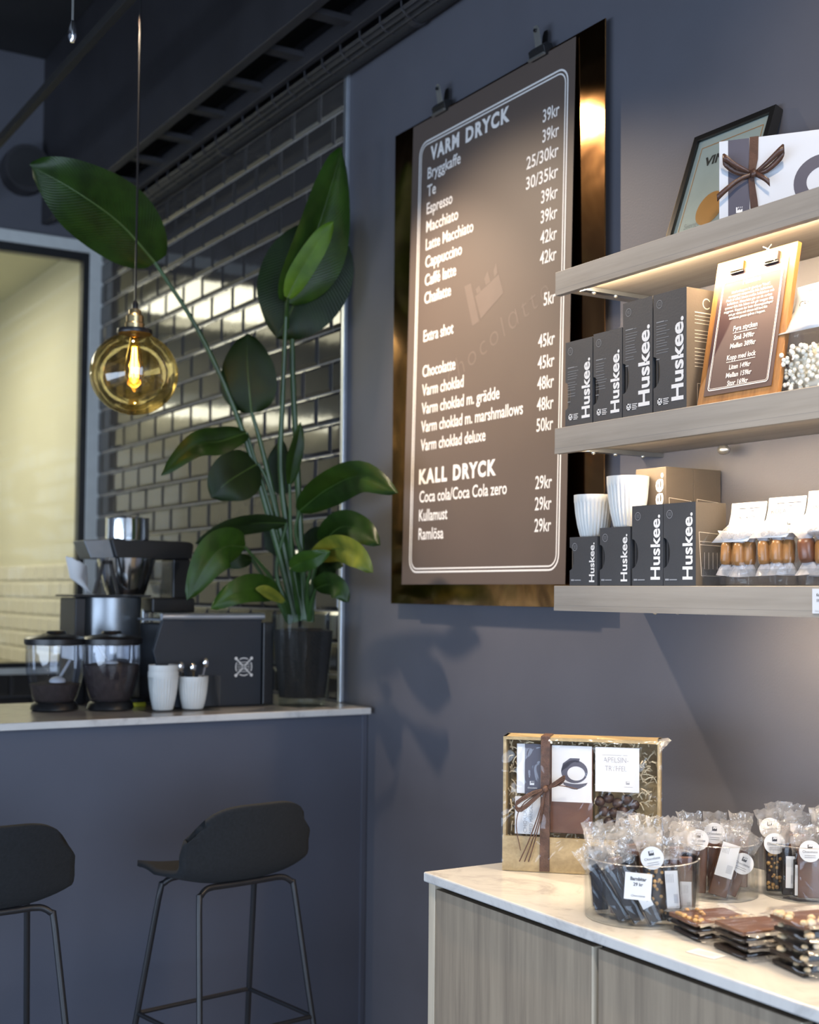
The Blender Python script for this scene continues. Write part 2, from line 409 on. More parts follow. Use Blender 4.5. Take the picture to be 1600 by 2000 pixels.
def logo_factory(mb, o, ex, ey, s):
    """small works building with three slanting chimneys"""
    o, ex, ey = Vector(o), Vector(ex), Vector(ey)
    def q(ps): mb.add([o + ex * (p[0] * s) + ey * (p[1] * s) for p in ps], [tuple(range(len(ps)))])
    q([(-.5, -.4), (.5, -.4), (.5, .2), (.1, -.05), (.1, .2), (-.28, -.05), (-.28, .5), (-.5, .5)])
    for x in (-.2, .08, .36): q([(x, .3), (x + .08, .3), (x + .14, .55), (x + .06, .55)])
    return mb

# ------------------------------------------------------------------ the setting
XW = -7.06                     # plane of the wall with the kitchen window
struct('floor', rbox(-10, 4, -7, .1, -.18, -.08), M['floor'])
struct('ceiling', rbox(-7.2, 4, -7, .1, 4.3, 4.4), M['ceil'])
wr = struct('wall_right', rbox(XW - .1, 4, 0.0, .12, -.08, 4.3), M['navy'])
# grout bed and glazed bevelled tiles on the part of the wall behind the bar
TX1, TZ0, PX, PZ = -4.262, 1.0525, .2278, .1158
obj('grout_bed', rbox(XW, TX1, -.0063, .0, TZ0, 3.36), M['grout'], wr)
def tile_mesh(wd, ht, name):
    mb = MB(); b = .013; d0, d1 = -.003, -.0105
    x0, x1, z0, z1 = -wd / 2, wd / 2, -ht / 2, ht / 2
    o_ = [(x0, z0), (x1, z0), (x1, z1), (x0, z1)]; bb = min(b, wd * .4)
    i_ = [(x0 + bb, z0 + b), (x1 - bb, z0 + b), (x1 - bb, z1 - b), (x0 + bb, z1 - b)]
    mb.add([(x, 0, z) for x, z in o_] + [(x, d0, z) for x, z in o_] + [(x, d1, z) for x, z in i_],
           [(k, (k + 1) % 4, 4 + (k + 1) % 4, 4 + k) for k in range(4)] + [(4 + k, 4 + (k + 1) % 4, 8 + (k + 1) % 4, 8 + k) for k in range(4)] + [(8, 9, 10, 11)])
    me = bpy.data.meshes.new(name); me.from_pydata(mb.v, [], mb.f); me.materials.append(M['tile']); me.update(); return me
_tm = {}
rt = random.Random(3)
G = .0055
def put_tile(parent, axis, a0, a1, z0, z1, pos, m_=None):
    wd, ht = round(a1 - a0 - G, 4), round(z1 - z0 - G, 4)
    if wd < .02 or ht < .02: return
    key = (wd, ht, axis, m_)
    if key not in _tm:
        _tm[key] = tile_mesh(wd, ht, 'tile')
        if m_: _tm[key].materials[0] = M[m_]
    o = link('tile', _tm[key], parent)
    if axis == 'x':
        o.location = ((a0 + a1) / 2, pos, (z0 + z1) / 2); o.rotation_euler = (rt.uniform(-.004, .004), 0, rt.uniform(-.004, .004))
    else:
        o.location = (pos, (a0 + a1) / 2, (z0 + z1) / 2); o.rotation_euler = (0, 0, PI / 2)
r = 0
for k in range(-9, 12):
    z0 = 2.0731 + k * PZ; z1 = min(z0 + PZ, 3.36); z0 = max(z0, TZ0)
    if z1 - z0 < .03: continue
    j0 = -4.4613 if k % 2 == 0 else -4.359
    if k % 2: j0 = -4.4613 + PX / 2
    j = j0 + 2 * PX
    while j > XW:
        a1 = min(j, TX1); a0 = max(j - PX, XW)
        if a1 > a0: put_tile(wr, 'x', a0, a1, z0, z1, -.004)
        j -= PX
struct('trim_1', rbox(TX1 - .004, TX1 + .018, -.016, 0, 1.05, 3.36), M['alu'], None, bevel=.002)

# wall with the kitchen window: pieces around the opening
WY0, WY1, WZ0, WZ1 = -3.2, .0, 1.02, 3.30
wl = struct('wall_left', MB().box(XW - .12, XW, -7, .0, 3.34, 4.3).box(XW - .12, XW, -7, -3.2, -.08, 3.34).box(XW - .12, XW, -3.2, .0, -.08, 1.0), M['navy'])
for r_ in range(5):
    z1 = 1.0 - r_ * PZ; a = -.0 - (PX / 2 if r_ % 2 else 0)
    if r_ % 2: put_tile(wl, 'y', -PX / 2, 0, z1 - PZ, z1, XW)
    while a > -1.6:
        put_tile(wl, 'y', a - PX, a, z1 - PZ, z1, XW); a -= PX
wf = thing('window_1', 'kitchen window', 'window')
del wf['category']; del wf['label']; wf['kind'] = 'structure'
obj('outer_frame', MB().box(XW - .06, XW + .02, -.078, -.001, 1.0, 3.345).box(XW - .06, XW + .02, -3.2, -.078, 3.28, 3.345).box(XW - .06, XW + .02, -3.2, -.078, 1.0, 1.035), M['framew'], wf, bevel=.003)
obj('inner_frame', MB().box(XW - .05, XW + .012, -.115, -.078, 1.035, 3.28).box(XW - .05, XW + .012, -3.2, -.115, 3.232, 3.28).box(XW - .05, XW + .012, -3.2, -.115, 1.035, 1.062), M['frameb'], wf, bevel=.002)
obj('pane', rbox(XW - .022, XW - .016, -3.2, -.113, 1.06, 3.234), M['pane'], wf)
# the lit kitchen behind the window
wk = struct('wall_kitchen', MB().box(-9.7, XW - .12, .0, .1, 0, 3.5).box(-9.8, -9.7, -5, .1, 0, 3.5).box(-9.8, XW - .12, -5.1, -5, 0, 3.5), M['cream'])
struct('ceiling_kitchen', rbox(-9.8, XW - .12, -5.1, .1, 3.42, 3.5), M['creamceil'])
for r_ in range(6):
    z1 = 1.60 - r_ * .105; a = XW - .13 + (.1 if r_ % 2 else 0)
    a1 = min(a, XW - .13)
    while a > -9.69:
        put_tile(wk, 'x', max(a - .205, -9.69), min(a, XW - .13), z1 - .105, z1, .0, 'tilew'); a -= .205
ck = thing('ceiling_lamp', 'bright square ceiling lamp of the kitchen behind the window', 'lamp', (-8.1, -1.5, 3.42))
obj('lamp_frame', MB().box(-8.75, -7.45, -2.3, -.75, 3.375, 3.42), M['framew'], ck)
obj('diffuser', MB().box(-8.72, -7.48, -2.27, -.78, 3.366, 3.376), M['tube'], ck)
tl_ = thing('tube_lamp', 'long tube lamp on the far kitchen wall behind the window', 'lamp', (-9.68, -1.7, 2.85))
obj('lamp_housing', MB().box(-9.70, -9.62, -2.9, -1.2, 2.88, 2.96), M['framew'], tl_)
obj('diffuser', MB().tube([(-9.64, -2.88, 2.83), (-9.64, -1.22, 2.83)], .045, 12), M['tube'], tl_, smooth=True)
lamp('AREA', 'kitchen_light', (-8.1, -1.8, 3.3), (-8.1, -1.8, 0), 24, (1.0, .90, .66), shape='RECTANGLE', size=1.3, size_y=1.6)

# overhead: bulkhead, cable ladder, wire tray and pipe along the wall
struct('trim_2', rbox(XW, 3.0, -.345, -.305, 3.40, 4.3), M['ceil2'], None, bevel=.004)
ld = thing('cable_ladder', 'dark cable ladder with flat rungs under the ceiling beside the tiled wall', 'cable tray', (-4, -.2, 3.40))
obj('side_rail', rbox(XW, 3.0, -.150, -.125, 3.385, 3.45), M['ceil2'], ld, bevel=.003)
x = -6.9
while x < -2.2:
    obj('rung', rbox(x, x + .055, -.306, -.148, 3.415, 3.435), M['ceil2'], ld); x += .36
obj('void_shade_sheet', rbox(XW, 3.0, -.306, -.0, 3.62, 3.64), M['void'], ld)  # black sheet standing in for the shade in the void above the rungs
wt = thing('wire_tray', 'black wire mesh tray carrying cables above the tiled wall', 'cable tray', (-4, -.08, 3.38))
for yy, zz in ((-.122, 3.395), (-.118, 3.365), (-.105, 3.345), (-.082, 3.338)):
    obj('wire', MB().tube([(XW, yy, zz), (2.0, yy, zz)], .0035, 5), M['ceil2'], wt)
x = -6.9
while x < -1.9:
    obj('cross_wire', MB().tube([(x, -.124, 3.43), (x, -.12, 3.36), (x, -.10, 3.342), (x, -.06, 3.336)], .0032, 5), M['ceil2'], wt); x += .14
rc = random.Random(5)
for i in range(4):
    yy = -.106 + i * .0145
    pts = [(XW + .1 + k * .55, yy - .004, 3.364 + .002 * math.sin(k * 1.7 + i)) for k in range(17)]
    tag(obj('cable', MB().tube(pts, .0065, 6), M['ceil2'], None, smooth=True), 'black cable lying in the wire tray along the tiled wall', 'cable', 'cables in the wire tray')
pp = thing('ceiling_pipe', 'thick black pipe running along the top of the tiled wall', 'pipe', (-4, -.04, 3.36))
obj('pipe_run', MB().tube([(XW, -.046, 3.372), (3.0, -.046, 3.372)], .040, 14), M['ceil'], pp, smooth=True)
for x in (-5.3, -3.72, -2.2):
    obj('pipe_clamp', MB().tube([(x, -.046, 3.372), (x + .03, -.046, 3.372)], .044, 14).box(x, x + .03, -.05, -.0, 3.41, 3.43), M['ceil2'], pp)
tk = thing('lighting_track', 'thin black lighting track hanging parallel to the wall', 'lighting track', (-4.5, -.87, 3.42))
obj('rail', rbox(XW, 2.0, -.885, -.855, 3.39, 3.425), M['void'], tk, bevel=.002)
for x in (-6.6, -2.5, -.5): obj('hanger', MB().tube([(x, -.87, 3.42), (x, -.87, 4.3)], .004, 6), M['blackp'], tk)
for i, (x, y) in enumerate(((-4.05, -1.0), (-1.2, -1.55), (-1.3, -1.1))): pass
struct('trim_3', MB().box(XW, 3, -3.2, -1.75, 3.85, 4.3), M['ceil2'], None, bevel=.01)
hk = thing('hanging_wire', 'thin steel wire with a shiny crimped end hanging from the ceiling', 'wire', (-3.407, -1.29, 2.9))
obj('wire', MB().tube([(-3.407, -1.29, 2.93), (-3.409, -1.29, 3.4), (-3.41, -1.29, 4.3)], .0035, 6), M['clipsteel'], hk)
obj('crimp', MB().tube([(-3.407, -1.29, 2.887), (-3.407, -1.29, 2.90), (-3.407, -1.29, 2.925), (-3.407, -1.29, 2.945)], [.006, .012, .011, .004], 10), M['chrome'], hk, smooth=True)
sp = thing('ceiling_speaker', 'round black speaker on the dark wall above the window', 'speaker', (XW, -.42, 3.62))
obj('speaker_body', MB().tube([(XW, -.45, 3.66), (XW + .12, -.45, 3.66)], .125, 20), M['ceil2'], sp, smooth=True)
obj('speaker_grille', MB().tube([(XW + .118, -.45, 3.66), (XW + .126, -.45, 3.66)], .105, 20), M['ceil'], sp, smooth=True)

# ------------------------------------------------------------------ bar counter
ctr = thing('bar_counter', 'navy painted bar counter under the white stone top', 'counter', (-4.1, -1.0, 0))
XC = -4.012
obj('front_panel', rbox(-4.10, -4.072, -3.4, -.02, -.08, 1.026), M['navy_counter'], ctr, bevel=.0015)
obj('corner_strip', rbox(-4.112, -4.066, -.022, -.002, -.08, 1.026), M['navy_counter'], ctr, bevel=.0015)
obj('cabinet_body', rbox(-4.62, -4.1, -3.4, -.002, -.08, 1.02), M['navy_counter'], ctr)
ct = obj('counter_top', rbox(-4.70, XC, -3.4, -.017, 1.0275, 1.05), M['quartz'], None, bevel=.003)
tag(ct, 'thin white quartz slab on top of the navy bar counter', 'counter top')
bb = thing('back_counter', 'low back counter under the kitchen window', 'counter', (-6.6, -1.5, 0))
obj('cabinet_body', rbox(XW + .01, -6.4, -3.0, -.05, -.08, .44), M['navy_counter'], bb)
obj('worktop', rbox(XW + .01, -6.36, -3.0, -.05, .44, .47), M['quartz'], bb)

# ------------------------------------------------------------------ bar stools
def make_stool():
    t = thing('bar_stool', 'charcoal bar stool standing by the wall, right of the two', 'stool', (-3.45, -.79, -.08), math.radians(188.75), 'bar stools at the counter')
    # one shell: seat running up into a low wrap-round back (local +x is forward)
    nv, nu = 21, 21; rows = []
    prof = [(.215, .645), (.212, .662), (.185, .676), (.11, .678), (.03, .670), (-.04, .668), (-.085, .679), (-.112, .708), (-.128, .750), (-.138, .792), (-.147, .835), (-.153, .860), (-.157, .878)]
    prof = crom([(a, 0, b) for a, b in prof], nv)
    for i, p in enumerate(prof):
        v = i / (nv - 1)
        hw = .160 + .042 * min(1, v / .35) if v < .35 else .202
        if v < .14: hw *= .70 + .30 * (v / .14) ** .5
        wrap = max(0, min(1, (v - .40) / .28)); row = []
        for k in range(nu):
            u = -1 + 2 * k / (nu - 1); au = abs(u)
            x = p.x + wrap * .060 * au ** 2.2
            z = p.z + .018 * au ** 2.2 * (1 - wrap)
            y = u * hw
            if v > .62:                                     # rounded upper corners of the back
                q = (v - .62) / .38; z -= q * .085 * au ** 4.0; y *= 1 - .05 * q * q
            if .30 < v <= .62: z += .020 * math.sin(PI * (v - .30) / .32) * au ** 3
            row.append((x, y, z + .08))
        rows.append(row)
    obj('seat_shell', MB().grid(rows), M['shell'], t, smooth='all', world=False, solid=.016)
    R_ = .0085
    def up(ps): return [(a, b, c + .08 if c > .02 else c) for a, b, c in ps]
    for s in (-1, 1):
        obj('leg', MB().tube(crom(up([(-.085, s * .100, .655), (-.088, s * .126, .652), (-.094, s * .146, .638), (-.099, s * .154, .612), (-.150, s * .178, .30), (-.213, s * .212, .004)]), 14), R_, 10), M['blackm'], t, smooth=True, world=False)
        obj('leg', MB().tube(crom(up([(.085, s * .100, .655), (.092, s * .128, .652), (.100, s * .148, .638), (.107, s * .156, .612), (.165, s * .182, .30), (.235, s * .215, .004)]), 14), R_, 10), M['blackm'], t, smooth=True, world=False)
    for x in (-.085, .085):
        obj('seat_bar', MB().tube(crom(up([(x, -.102, .655), (x, -.05, .654), (x, .05, .654), (x, .102, .655)]), 8), R_, 10), M['blackm'], t, smooth=True, world=False)
    f = [(-.154, -.180), (.170, -.184), (.170, .184), (-.154, .180)]
    mb = MB()
    for i in range(4):
        a, b = f[i], f[(i + 1) % 4]; mb.tube([(a[0], a[1], .355), (b[0], b[1], .355)], .0065, 8)
    obj('foot_rail', mb, M['blackm'], t, smooth=True, world=False)
    for s in (-1, 1):
        for x, y in ((-.213, .212), (.235, .215)): obj('foot_cap', MB().tube([(x, s * y, .0), (x, s * y, .012)], .011, 10), M['blackp'], t, world=False)
    return t
s1 = make_stool()
s2 = copy_tree(s1); s2['label'] = 'charcoal bar stool at the left edge, cut by the frame'
s2.location = (-3.43, -1.47, -.08); s2.rotation_euler = (0, 0, math.radians(184))

# ------------------------------------------------------------------ pendant lamp
PC = Vector((-4.02, -.888, 2.131))
pl = thing('pendant_lamp', 'amber glass globe pendant lamp hanging over the bar counter', 'lamp', tuple(PC))
prof = [(.003, -.131)] + [(.138 * math.sin(a), -.131 * math.cos(a)) for a in [PI * k / 22 for k in range(1, 20)]] + [(.050, .128), (.047, .134)]
obj('globe', MB().lathe(prof, 40, PC, capb=False), M['amber'], pl, smooth='all')
obj('cap_ring', MB().lathe([(.054, .126), (.056, .131), (.054, .140), (.020, .144)], 28, PC, capt=True), M['blackp'], pl, smooth=True)
obj('socket', MB().lathe([(.030, .142), (.031, .158), (.027, .162), (.028, .182), (.020, .190), (.019, .202), (.010, .206)], 24, PC, capt=True), M['brass'], pl, smooth=True)
obj('cord_grip', MB().lathe([(.009, .205), (.010, .222), (.005, .232)], 14, PC, capt=True), M['blackp'], pl, smooth=True)
obj('cord', MB().tube([PC + Vector((0, 0, .23)), (PC.x, PC.y, 4.3)], .0035, 7), M['blackp'], pl)
b = obj('bulb', MB().lathe([(.013, .125), (.015, .10), (.024, .06), (.030, .02), (.028, -.012), (.016, -.034), (.002, -.040)], 22, PC, capb=False), M['amber'], pl, smooth='all')
obj('bulb_base', MB().lathe([(.013, .143), (.014, .118)], 14, PC), M['brass'], pl)
fl = MB()
for k in range(6):
    a = PI * k / 3; c_, s_ = math.cos(a), math.sin(a)
    fl.tube([(PC.x + .006 * c_, PC.y + .006 * s_, PC.z + .085), (PC.x + .013 * c_, PC.y + .013 * s_, PC.z - .012)], .0012, 5)
obj('filament', fl, M['filament'], pl)
lamp('POINT', 'pendant_glow', PC + Vector((0, 0, .03)), PC, 2.0, (1.0, .62, .25), shadow_soft_size=.02)

# ------------------------------------------------------------------ things on the bar counter
CZ = 1.05
def jar(x, y, fill, label, scoop):
    t = thing('storage_jar', label, 'jar', (x, y, CZ), 0, 'clear jars with black lids on the counter')
    c = (x, y, CZ)
    obj('base', MB().lathe([(.070, 0), (.078, .006), (.074, .022), (.066, .030)], 30, c, capt=True), M['blackp'], t, smooth=True)
    body = [(.064, .028), (.072, .045), (.084, .085), (.093, .13), (.096, .17), (.096, .222)]
    obj('jar_body', MB().lathe(body, 36, c), M['jar'], t, smooth='all')
    ip = [(.062, .031), (.070, .047), (.082, .086), (.0905, .13), (.0925, .168)]
    h = fill; pr = [q for q in ip if q[1] < h]; a_, b_ = pr[-1], ip[min(len(pr), len(ip) - 1)]
    rr = a_[0] + (b_[0] - a_[0]) * ((h - a_[1]) / (b_[1] - a_[1]) if b_[1] > a_[1] else 0)
    obj('cocoa_powder', MB().lathe(pr + [(rr, h), (rr * .6, h + .006), (.01, h + .012)], 30, c, capt=True), M['powder'], t, smooth=True)
    obj('lid', MB().lathe([(.094, .216), (.101, .219), (.102, .236), (.095, .243), (.05, .250), (.035, .254), (.030, .262), (.01, .264)], 36, c, capt=True), M['blackp'], t, smooth=True)
    if scoop:
        (dx, dy, dz), (ex_, ey_, ez_) = scoop
        s = thing('scoop', 'milky plastic scoop lying inside the ' + ('left' if y < -.93 else 'right') + ' cocoa jar', 'scoop', (x + dx, y + dy, CZ + dz))
        p0 = Vector((x + dx, y + dy, CZ + dz)); p1 = Vector((x + ex_, y + ey_, CZ + ez_))
        obj('scoop_bowl', MB().ball(p0, .022, 14, 8, (1, 1.25, .75)), M['scoop'], s, smooth='all')
        obj('scoop_handle', MB().bar(p0, p1, .010, .004), M['scoop'], s)
jar(-4.365, -1.018, .088, 'left clear jar with black lid, nearly empty of cocoa', ((.03, .0, .098), (.0, .05, .165)))
jar(-4.315, -.845, .150, 'right clear jar with black lid, filled high with cocoa', ((.035, -.01, .150), (.03, -.06, .215)))

# espresso machine, its back turned to the room
em = thing('espresso_machine', 'blue black espresso machine with chrome rail and white round emblem, beside the plant vase', 'coffee machine', (-4.36, -.52, CZ))
pol = [(-.700, .03), (-.700, .10), (-.727, .195), (-.695, .30), (-.330, .30), (-.330, .004), (-.640, .004)]
obj('back_panel', MB().prism([(p[0], p[1]) for p in pol], (-4.262, 0, CZ), (0, 1, 0), (0, 0, 1), (.022, 0, 0)), M['machine'], em, bevel=.003)
obj('machine_body', rbox(-4.50, -4.262, -.68, -.335, CZ + .012, CZ + .285), M['blackm'], em, bevel=.006)
obj('side_column', rbox(-4.50, -4.236, -.326, -.285, CZ + .004, CZ + .29), M['blackp'], em, bevel=.004)
obj('rail', MB().tube([(-4.238, -.700, CZ + .311), (-4.238, -.325, CZ + .311)], .0115, 14), M['alu'], em, smooth=True)
obj('top_tray', rbox(-4.50, -4.25, -.69, -.33, CZ + .295, CZ + .302), M['steel'], em)
for x in (-4.47, -4.30):
    for y in (-.65, -.37): obj('foot', MB().tube([(x, y, CZ), (x, y, CZ + .014)], .016, 12), M['blackp'], em)
eb = MB(); ec = Vector((-4.2392, -.3975, CZ + .137)); ex, ey = Vector((0, 1, 0)), Vector((0, 0, 1))
def ring(mb, c, ex, ey, r0, r1, a0=0, a1=2 * PI, n=28):
    rows = [[c + ex * (r * math.cos(a0 + (a1 - a0) * k / n)) + ey * (r * math.sin(a0 + (a1 - a0) * k / n)) for k in range(n + 1)] for r in (r0, r1)]
    mb.grid(rows)
for k in range(4): ring(eb, ec, ex, ey, .0285, .0315, PI / 4 + .25 + k * PI / 2, 3 * PI / 4 - .25 + k * PI / 2, 8)
for sgn in (-1, 1):
    for a in (PI / 4, 3 * PI / 4):
        d = (ex * math.cos(a) + ey * math.sin(a)) * sgn; n_ = (ey * math.cos(a) - ex * math.sin(a))
        eb.grid([[ec + d * .004 - n_ * .002, ec + d * .004 + n_ * .002], [ec + d * .038 - n_ * .002, ec + d * .038 + n_ * .002]])
        ring(eb, ec + d * .041, ex, ey, .0, .0055, 0, 2 * PI, 8)
for q in (-.016, -.008, .0, .008, .016):
    L = math.sqrt(max(0, .024 ** 2 - q * q)); eb.grid([[ec + ex * -L + ey * (q - .0008), ec + ex * -L + ey * (q + .0008)], [ec + ex * L + ey * (q - .0008), ec + ex * L + ey * (q + .0008)]])
obj('emblem', eb, M['inkgrey'].copy() if False else M['ink'], em)
for i, y in enumerate((-.66, -.62, -.58, -.43)):
    sg = obj('shot_glass', MB().lathe([(.016, 0), (.021, .028), (.0195, .028), (.015, .003)], 16, (-4.36, y, CZ + .3022)), M['glass'], None, smooth='all')
    tag(sg, ['small shot glass on the left end of the espresso machine', 'second small shot glass on the espresso machine', 'third small shot glass on the espresso machine', 'lone small shot glass on the right of the espresso machine'][i], 'glass', 'shot glasses on the espresso machine')

# filter coffee machine behind the jars
K = Vector((-4.62, -.77, CZ))
cm = thing('filter_coffee_machine', 'tall black and steel coffee machine with chrome basket, behind the cocoa jars', 'coffee machine', tuple(K))
def kb(y0, y1, z0, z1, x0=-.10, x1=.10): return rbox(K.x + x0, K.x + x1, y0, y1, K.z + z0, K.z + z1)
obj('steel_body', MB().lathe([(.110, .0), (.112, .01), (.112, .370), (.106, .375)], 36, (K.x, -.752, K.z), capt=True), M['steel'], cm, smooth=True)
obj('side_panel', kb(-.900, -.862, .0, .37, -.10, .08), M['blackm'], cm, bevel=.004)
obj('top_plate', kb(-.912, -.632, .374, .381, -.12, .10), M['blackm'], cm, bevel=.002)
obj('filter_basket', MB().lathe([(.066, .382), (.074, .40), (.100, .495), (.104, .512), (.099, .512)], 36, (K.x, -.692, K.z)), M['chrome'], cm, smooth=True)
obj('drip_cone', MB().lathe([(.03, .385), (.052, .44), (.066, .50)], 24, (K.x, -.555, K.z)), M['jar'], cm, smooth='all')
hd = MB()
for a, b in (((-.845, .384), (-.815, .498)), ((-.762, .384), (-.790, .498)), ((-.822, .495), (-.783, .495))):
    hd.bar((K.x + .115, a[0], K.z + a[1]), (K.x + .115, b[0], K.z + b[1]), .013, .013, (1, 0, 0))
obj('basket_handle', hd, M['blackp'], cm, bevel=.002)
hp = [(-.772, .580), (-.752, .512), (-.70, .508), (-.56, .510), (-.468, .515), (-.462, .565), (-.475, .575)]
obj('brew_head', MB().prism(hp, (K.x + .07, 0, K.z), (0, 1, 0), (0, 0, 1), (-.16, 0, 0)), M['blackp'], cm, bevel=.004)
obj('head_side', MB().prism([(-.866, .572), (-.838, .508), (-.752, .508), (-.772, .578)], (K.x + .05, 0, K.z), (0, 1, 0), (0, 0, 1), (-.13, 0, 0)), M['steel'], cm, bevel=.003)
obj('column', kb(-.530, -.462, .30, .515, -.08, .04), M['blackp'], cm, bevel=.006)
obj('lower_head', kb(-.625, -.462, .318, .372, -.08, .09), M['blackp'], cm, bevel=.006)
obj('rear_column', kb(-.628, -.602, .0, .33, -.06, .0), M['alu'], cm, bevel=.004)
obj('hopper', MB().lathe([(.076, .575), (.077, .580), (.077, .652), (.079, .657), (.074, .659), (.072, .60)], 36, (K.x + .0, -.690, K.z)), M['chrome'], cm, smooth=True)
pf = thing('paper_filter_stack', 'stack of white paper coffee filters leaning left of the chrome basket', 'paper filter', (K.x + .02, -.84, K.z + .382))
rf = random.Random(11)
for i in range(4):
    rows = []
    for j in range(9):
        a = -1.1 + 2.2 * j / 8
        rows.append([(K.x - .03 + .01 * i, -.822 + .002 * i, K.z + .383), (K.x - .03 + .012 * i + .03 * math.cos(a), -.850 + .026 * math.sin(a) - .010 * i, K.z + .44), (K.x - .02 + .012 * i + .05 * math.cos(a), -.872 + .040 * math.sin(a) - .006 * i, K.z + .490 + .012 * rf.random() - .02 * math.sin(a))])
    obj('filter', MB().grid(rows), M['paper'], pf, smooth='all')

# stacked cups and holder on the counter
def rib(n, lo, hi):
    return lambda a, j: 1 - (.060 if lo <= j <= hi else 0) * max(0, math.cos(a * n))
def cup_mesh(r0, r1, h, name):
    prof = [(r0 * .93, 0), (r0, .004), (r0 + (r1 - r0) * .45, h * .28), (r0 + (r1 - r0) * .78, h * .55), (r1 * .985, h * .80), (r1, h * .84), (r1 * 1.01, h), (r1 * .965, h), (r1 * .93, h * .80), (r0 * .9, .012)]
    mb = MB().lathe(prof, 168, (0, 0, 0), rib(28, 1, 4), True, True)
    me = bpy.data.meshes.new(name); me.from_pydata(mb.v, [], mb.f); me.materials.append(M['ceramic'])
    me.polygons.foreach_set('use_smooth', [True] * len(me.polygons)); me.set_sharp_from_angle(angle=.7); me.update(); return me
cm_s = cup_mesh(.036, .050, .108, 'cup'); cm_t = cup_mesh(.034, .050, .126, 'cup'); cm_d = cup_mesh(.034, .0485, .118, 'cup')
def cup(me, loc, label, group=None):
    o = link('ribbed_cup', me); o.location = loc; return tag(o, label, 'cup', group)
HX, HY = -4.205, -.655
cup(cm_t, (HX, HY - .048, CZ + .004), 'lower ribbed white cup of the two nested on the counter', 'ribbed cups on the counter')
cup(cm_d, (HX, HY - .048, CZ + .034), 'upper ribbed white cup nested in another on the counter', 'ribbed cups on the counter')
cup(cm_s, (HX, HY + .058, CZ + .004), 'single ribbed white cup holding spoons on the counter', 'ribbed cups on the counter')
ah = MB().box(HX - .07, HX + .075, HY - .115, HY + .125, CZ, CZ + .003)
tray = thing('acrylic_holder', 'clear acrylic holder around the white ribbed cups on the counter', 'holder', (HX, HY, CZ))
obj('holder_base', ah, M['acrylic'], tray)
for y in (-.115, .122): obj('holder_wall', rbox(HX - .07, HX + .075, HY + y, HY + y + .003, CZ + .003, CZ + .115), M['acrylic'], tray)
for i, (dy, lean, hh) in enumerate(((-.012, -.035, .155), (.006, -.012, .150), (.016, .02, .165))):
    p0 = Vector((HX + .01 * i - .01, HY + .058 + dy * .5, CZ + .03)); p1 = Vector((HX + .015, HY + .058 + dy + lean, CZ + hh - .02))
    s = thing('spoon', ['leftmost steel spoon in the small white cup', 'middle steel spoon in the small white cup', 'rightmost steel spoon in the small white cup'][i], 'spoon', tuple(p0), 0, 'spoons in the cup')
    obj('spoon_handle', MB().bar(p0, p1, .006, .002, (1, 0, 0)), M['brass' if i == 1 else 'chrome'], s)
    obj('spoon_bowl', MB().ball(p1 + (p1 - p0).normalized() * .012, .015, 12, 7, (.4, .8, 1.1)), M['chrome'], s, smooth='all')
ys = thing('sponge', 'small yellow and black sponge behind the cups', 'sponge', (-4.40, -.745, CZ))
obj('sponge_pad', rbox(-4.43, -4.37, -.79, -.70, CZ, CZ + .016), M['yellow'], ys, bevel=.004)
obj('scour_layer', rbox(-4.43, -4.37, -.79, -.70, CZ + .016, CZ + .03), M['blackp'], ys, bevel=.003)

# ------------------------------------------------------------------ plant in its glass vase
VX, VY = -4.19, -.195
vs_t = thing('glass_vase', 'tall tapered glass vase filled with dark soil on the counter', 'vase', (VX, VY, CZ))
c = (VX, VY, CZ)
obj('vase_glass', MB().lathe([(.078, 0), (.082, .004), (.083, .022), (.088, .03), (.113, .30), (.1155, .318), (.112, .318), (.0835, .03), (.0, .028)], 44, c), M['glass'], vs_t, smooth=True)
obj('soil', MB().lathe([(.0815, .0315), (.0995, .20), (.1045, .262), (.06, .270), (.01, .272)], 36, c, capt=True), M['soil'], vs_t, smooth=True)
obj('glass_foot', MB().lathe([(.070, .004), (.0805, .006), (.081, .020), (.05, .026)], 36, c, capt=True), M['glass'], vs_t, smooth=True)
pt = thing('strelitzia_plant', 'big leafy green plant growing from the glass vase, two tall leaves on long stems', 'plant', (VX, VY, CZ + .26))
